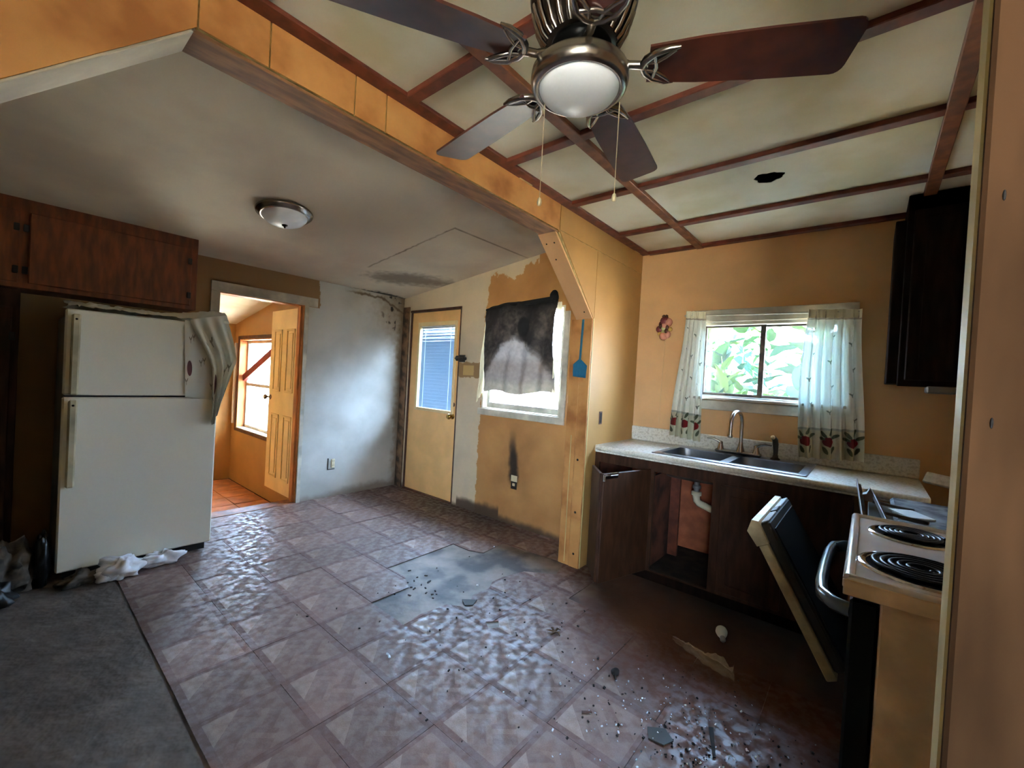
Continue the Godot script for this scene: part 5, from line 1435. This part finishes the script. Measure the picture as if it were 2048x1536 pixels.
func t_bulb() -> void:
	var t := thing("light_bulb", Vector3(-0.55, 0.0, -2.56), "dusty pale light bulb lying before the sink cabinet", "light bulb")
	var m := MB.new(); m.xf = Transform3D(Basis.from_euler(Vector3(-1.45, 0.35, 0)), Vector3(-0.55, 0.031, -2.545))
	m.lathe([[0.0, 0.031], [0.016, 0.027], [0.027, 0.014], [0.030, 0.0], [0.026, -0.018], [0.017, -0.038], [0.013, -0.052]], 24)
	obj("globe", m, M.bulb_glass, t)
	m = MB.new(); m.xf = Transform3D(Basis.from_euler(Vector3(-1.45, 0.35, 0)), Vector3(-0.55, 0.031, -2.545))
	m.lathe([[0.0135, -0.050], [0.0145, -0.056], [0.0130, -0.062], [0.0140, -0.068], [0.010, -0.076], [0.0, -0.080]], 16)
	obj("cap", m, M.alu, t)

func outdoors() -> void:
	var m := MB.new(); m.span(Vector3(-40, -0.9, -45), Vector3(40, -0.5, 40))
	structure("ground", m, M.ground, "pale sunlit ground outside the windows")
	# one big leaf, folded along its midrib and drooping to its tip
	var leaf := func(wide: float) -> ArrayMesh:
		var q := MB.new()
		q.grid(6, 10, func(u: float, v: float) -> Vector3:
			var w := wide * pow(sin(PI * pow(v, 0.75)), 0.8) * (u - 0.5) * 2.0
			return Vector3(w, absf(w) * 0.35 - 0.22 * v * v + 0.02 * sin(v * 14.0 + u * 3.0), -v))
		return q.done()
	var leaves := [leaf.call(0.26), leaf.call(0.17), leaf.call(0.36)]
	rng.seed = 91
	var spots := []
	for k in 18: spots.append([lerpf(-1.75, 0.05, (k + 0.5) / 18.0) + rng.randf_range(-0.06, 0.06), -4.35 - 0.42 * (k % 4) - rng.randf() * 0.2])
	var words := ["tall", "leaning", "broad-leaved", "slender", "bushy", "lush", "young", "sprawling"]
	for k in spots.size():
		var x: float = spots[k][0]; var z: float = spots[k][1]
		var h := rng.randf_range(1.6, 1.95) + 0.09 * (k % 4)
		var t := thing("leafy_plant", Vector3(x, -0.5, z), "big-leaved green plant growing outside the sink window", "plant", "leafy plants outside the sink window")
		var lean := Vector3(rng.randf_range(-0.3, 0.3), 0, rng.randf_range(-0.15, 0.2))
		var at := func(s: float) -> Vector3: return Vector3(x, -0.5, z) + Vector3(lean.x * s * s, (h + 0.5) * s, lean.z * s * s)
		m = MB.new()
		var pts := []
		for n in 9: pts.append(at.call(n / 8.0))
		m.tube(pts, [0.013, 0.012, 0.011, 0.010, 0.009, 0.008, 0.006, 0.005, 0.003], 7)
		obj("stem", m, M.stem, t)
		for n in 18:
			var s := 0.46 + 0.54 * n / 17.0
			var p: Vector3 = at.call(s)
			var a := n * 2.4 + k
			var l := rng.randf_range(0.22, 0.38) * (1.15 - 0.30 * s)
			var bs := Basis.from_euler(Vector3(rng.randf_range(0.3, 1.25), a, rng.randf_range(-0.5, 0.5))).scaled(Vector3(l, l, l))
			piece("leaf", leaves[(n + k) % 3], [M.leaf, M.leaf_lime, M.leaf_blue][(k + n / 5) % 3], t, Transform3D(bs, p - t.position))
	# looser hedge further off, seen as a mass
	var h := MB.new()
	rng.seed = 92
	for k in 1700:
		var p := Vector3(rng.randf_range(-3.4, -0.1), 0, -8.0 - rng.randf() * 2.5)
		p.y = -0.5 + rng.randf() * (2.1 + 0.7 * sin(p.x * 1.7) + 0.4 * sin(p.x * 4.1))
		var s := rng.randf_range(0.08, 0.2)
		var b := Basis.from_euler(Vector3(rng.randf() * 6.0, rng.randf() * 6.0, rng.randf() * 6.0))
		h.quad(p + b * Vector3(-s, 0, 0), p + b * Vector3(0, -s * 0.5, 0.02), p + b * Vector3(s, 0, 0), p + b * Vector3(0, s * 0.5, 0.02))
	tag(obj("hedge", h, M.leaf), "loose green hedge beyond the plants outside", "hedge", "", "stuff")

func _ready() -> void:
	# camera
	var cam := Camera3D.new(); cam.name = "camera"
	var yaw := 0.69726; var pitch := -0.013037; var roll := 0.056633
	var fwd := Vector3(-sin(yaw) * cos(pitch), sin(pitch), -cos(yaw) * cos(pitch))
	var right := Vector3(cos(yaw), 0, -sin(yaw))
	var up := right.cross(fwd)
	cam.transform = Transform3D(Basis(right * cos(roll) + up * sin(roll), up * cos(roll) - right * sin(roll), -fwd), Vector3(0, 1.34, 0))
	cam.fov = rad_to_deg(2.0 * atan(768.0 / 854.5)); cam.near = 0.02; cam.far = 200.0
	add_child(cam)
	# sky: an even, slightly blue overcast
	var sky := ProceduralSkyMaterial.new()
	sky.sky_top_color = Color(0.66, 0.82, 1.0); sky.sky_horizon_color = Color(0.84, 0.92, 1.0)
	sky.ground_bottom_color = Color(0.55, 0.56, 0.5); sky.ground_horizon_color = Color(0.7, 0.72, 0.7)
	sky.sky_energy_multiplier = 1.0
	var env := Environment.new()
	env.background_mode = Environment.BG_SKY
	env.sky = Sky.new(); env.sky.sky_material = sky
	env.background_energy_multiplier = 1.0
	env.tonemap_mode = Environment.TONE_MAPPER_LINEAR
	env.tonemap_exposure = EXPOSURE
	env.sdfgi_enabled = true; env.ssao_enabled = true; env.ssil_enabled = true
	var we := WorldEnvironment.new(); we.name = "environment"; we.environment = env
	add_child(we)
	# high sun from the south: it lights the open ground, not the windows
	var sun := DirectionalLight3D.new(); sun.name = "sun"
	sun.light_color = Color(1.0, 0.96, 0.88); sun.light_energy = 1.6; sun.light_angular_distance = 1.0; sun.shadow_enabled = true
	sun.sky_mode = DirectionalLight3D.SKY_MODE_LIGHT_ONLY
	add_child(sun)
	sun.look_at_from_position(Vector3.ZERO, Vector3(0.2, -0.8, -0.56))
	textures()
	materials()
	shell()
	windows()
	doors()
	fridge()
	cupboards()
	counter()
	range_and_dishwasher()
	fan()
	lamp()
	curtains()
	wall_things()
	litter()
	outdoors()

const EXPOSURE := 112.0
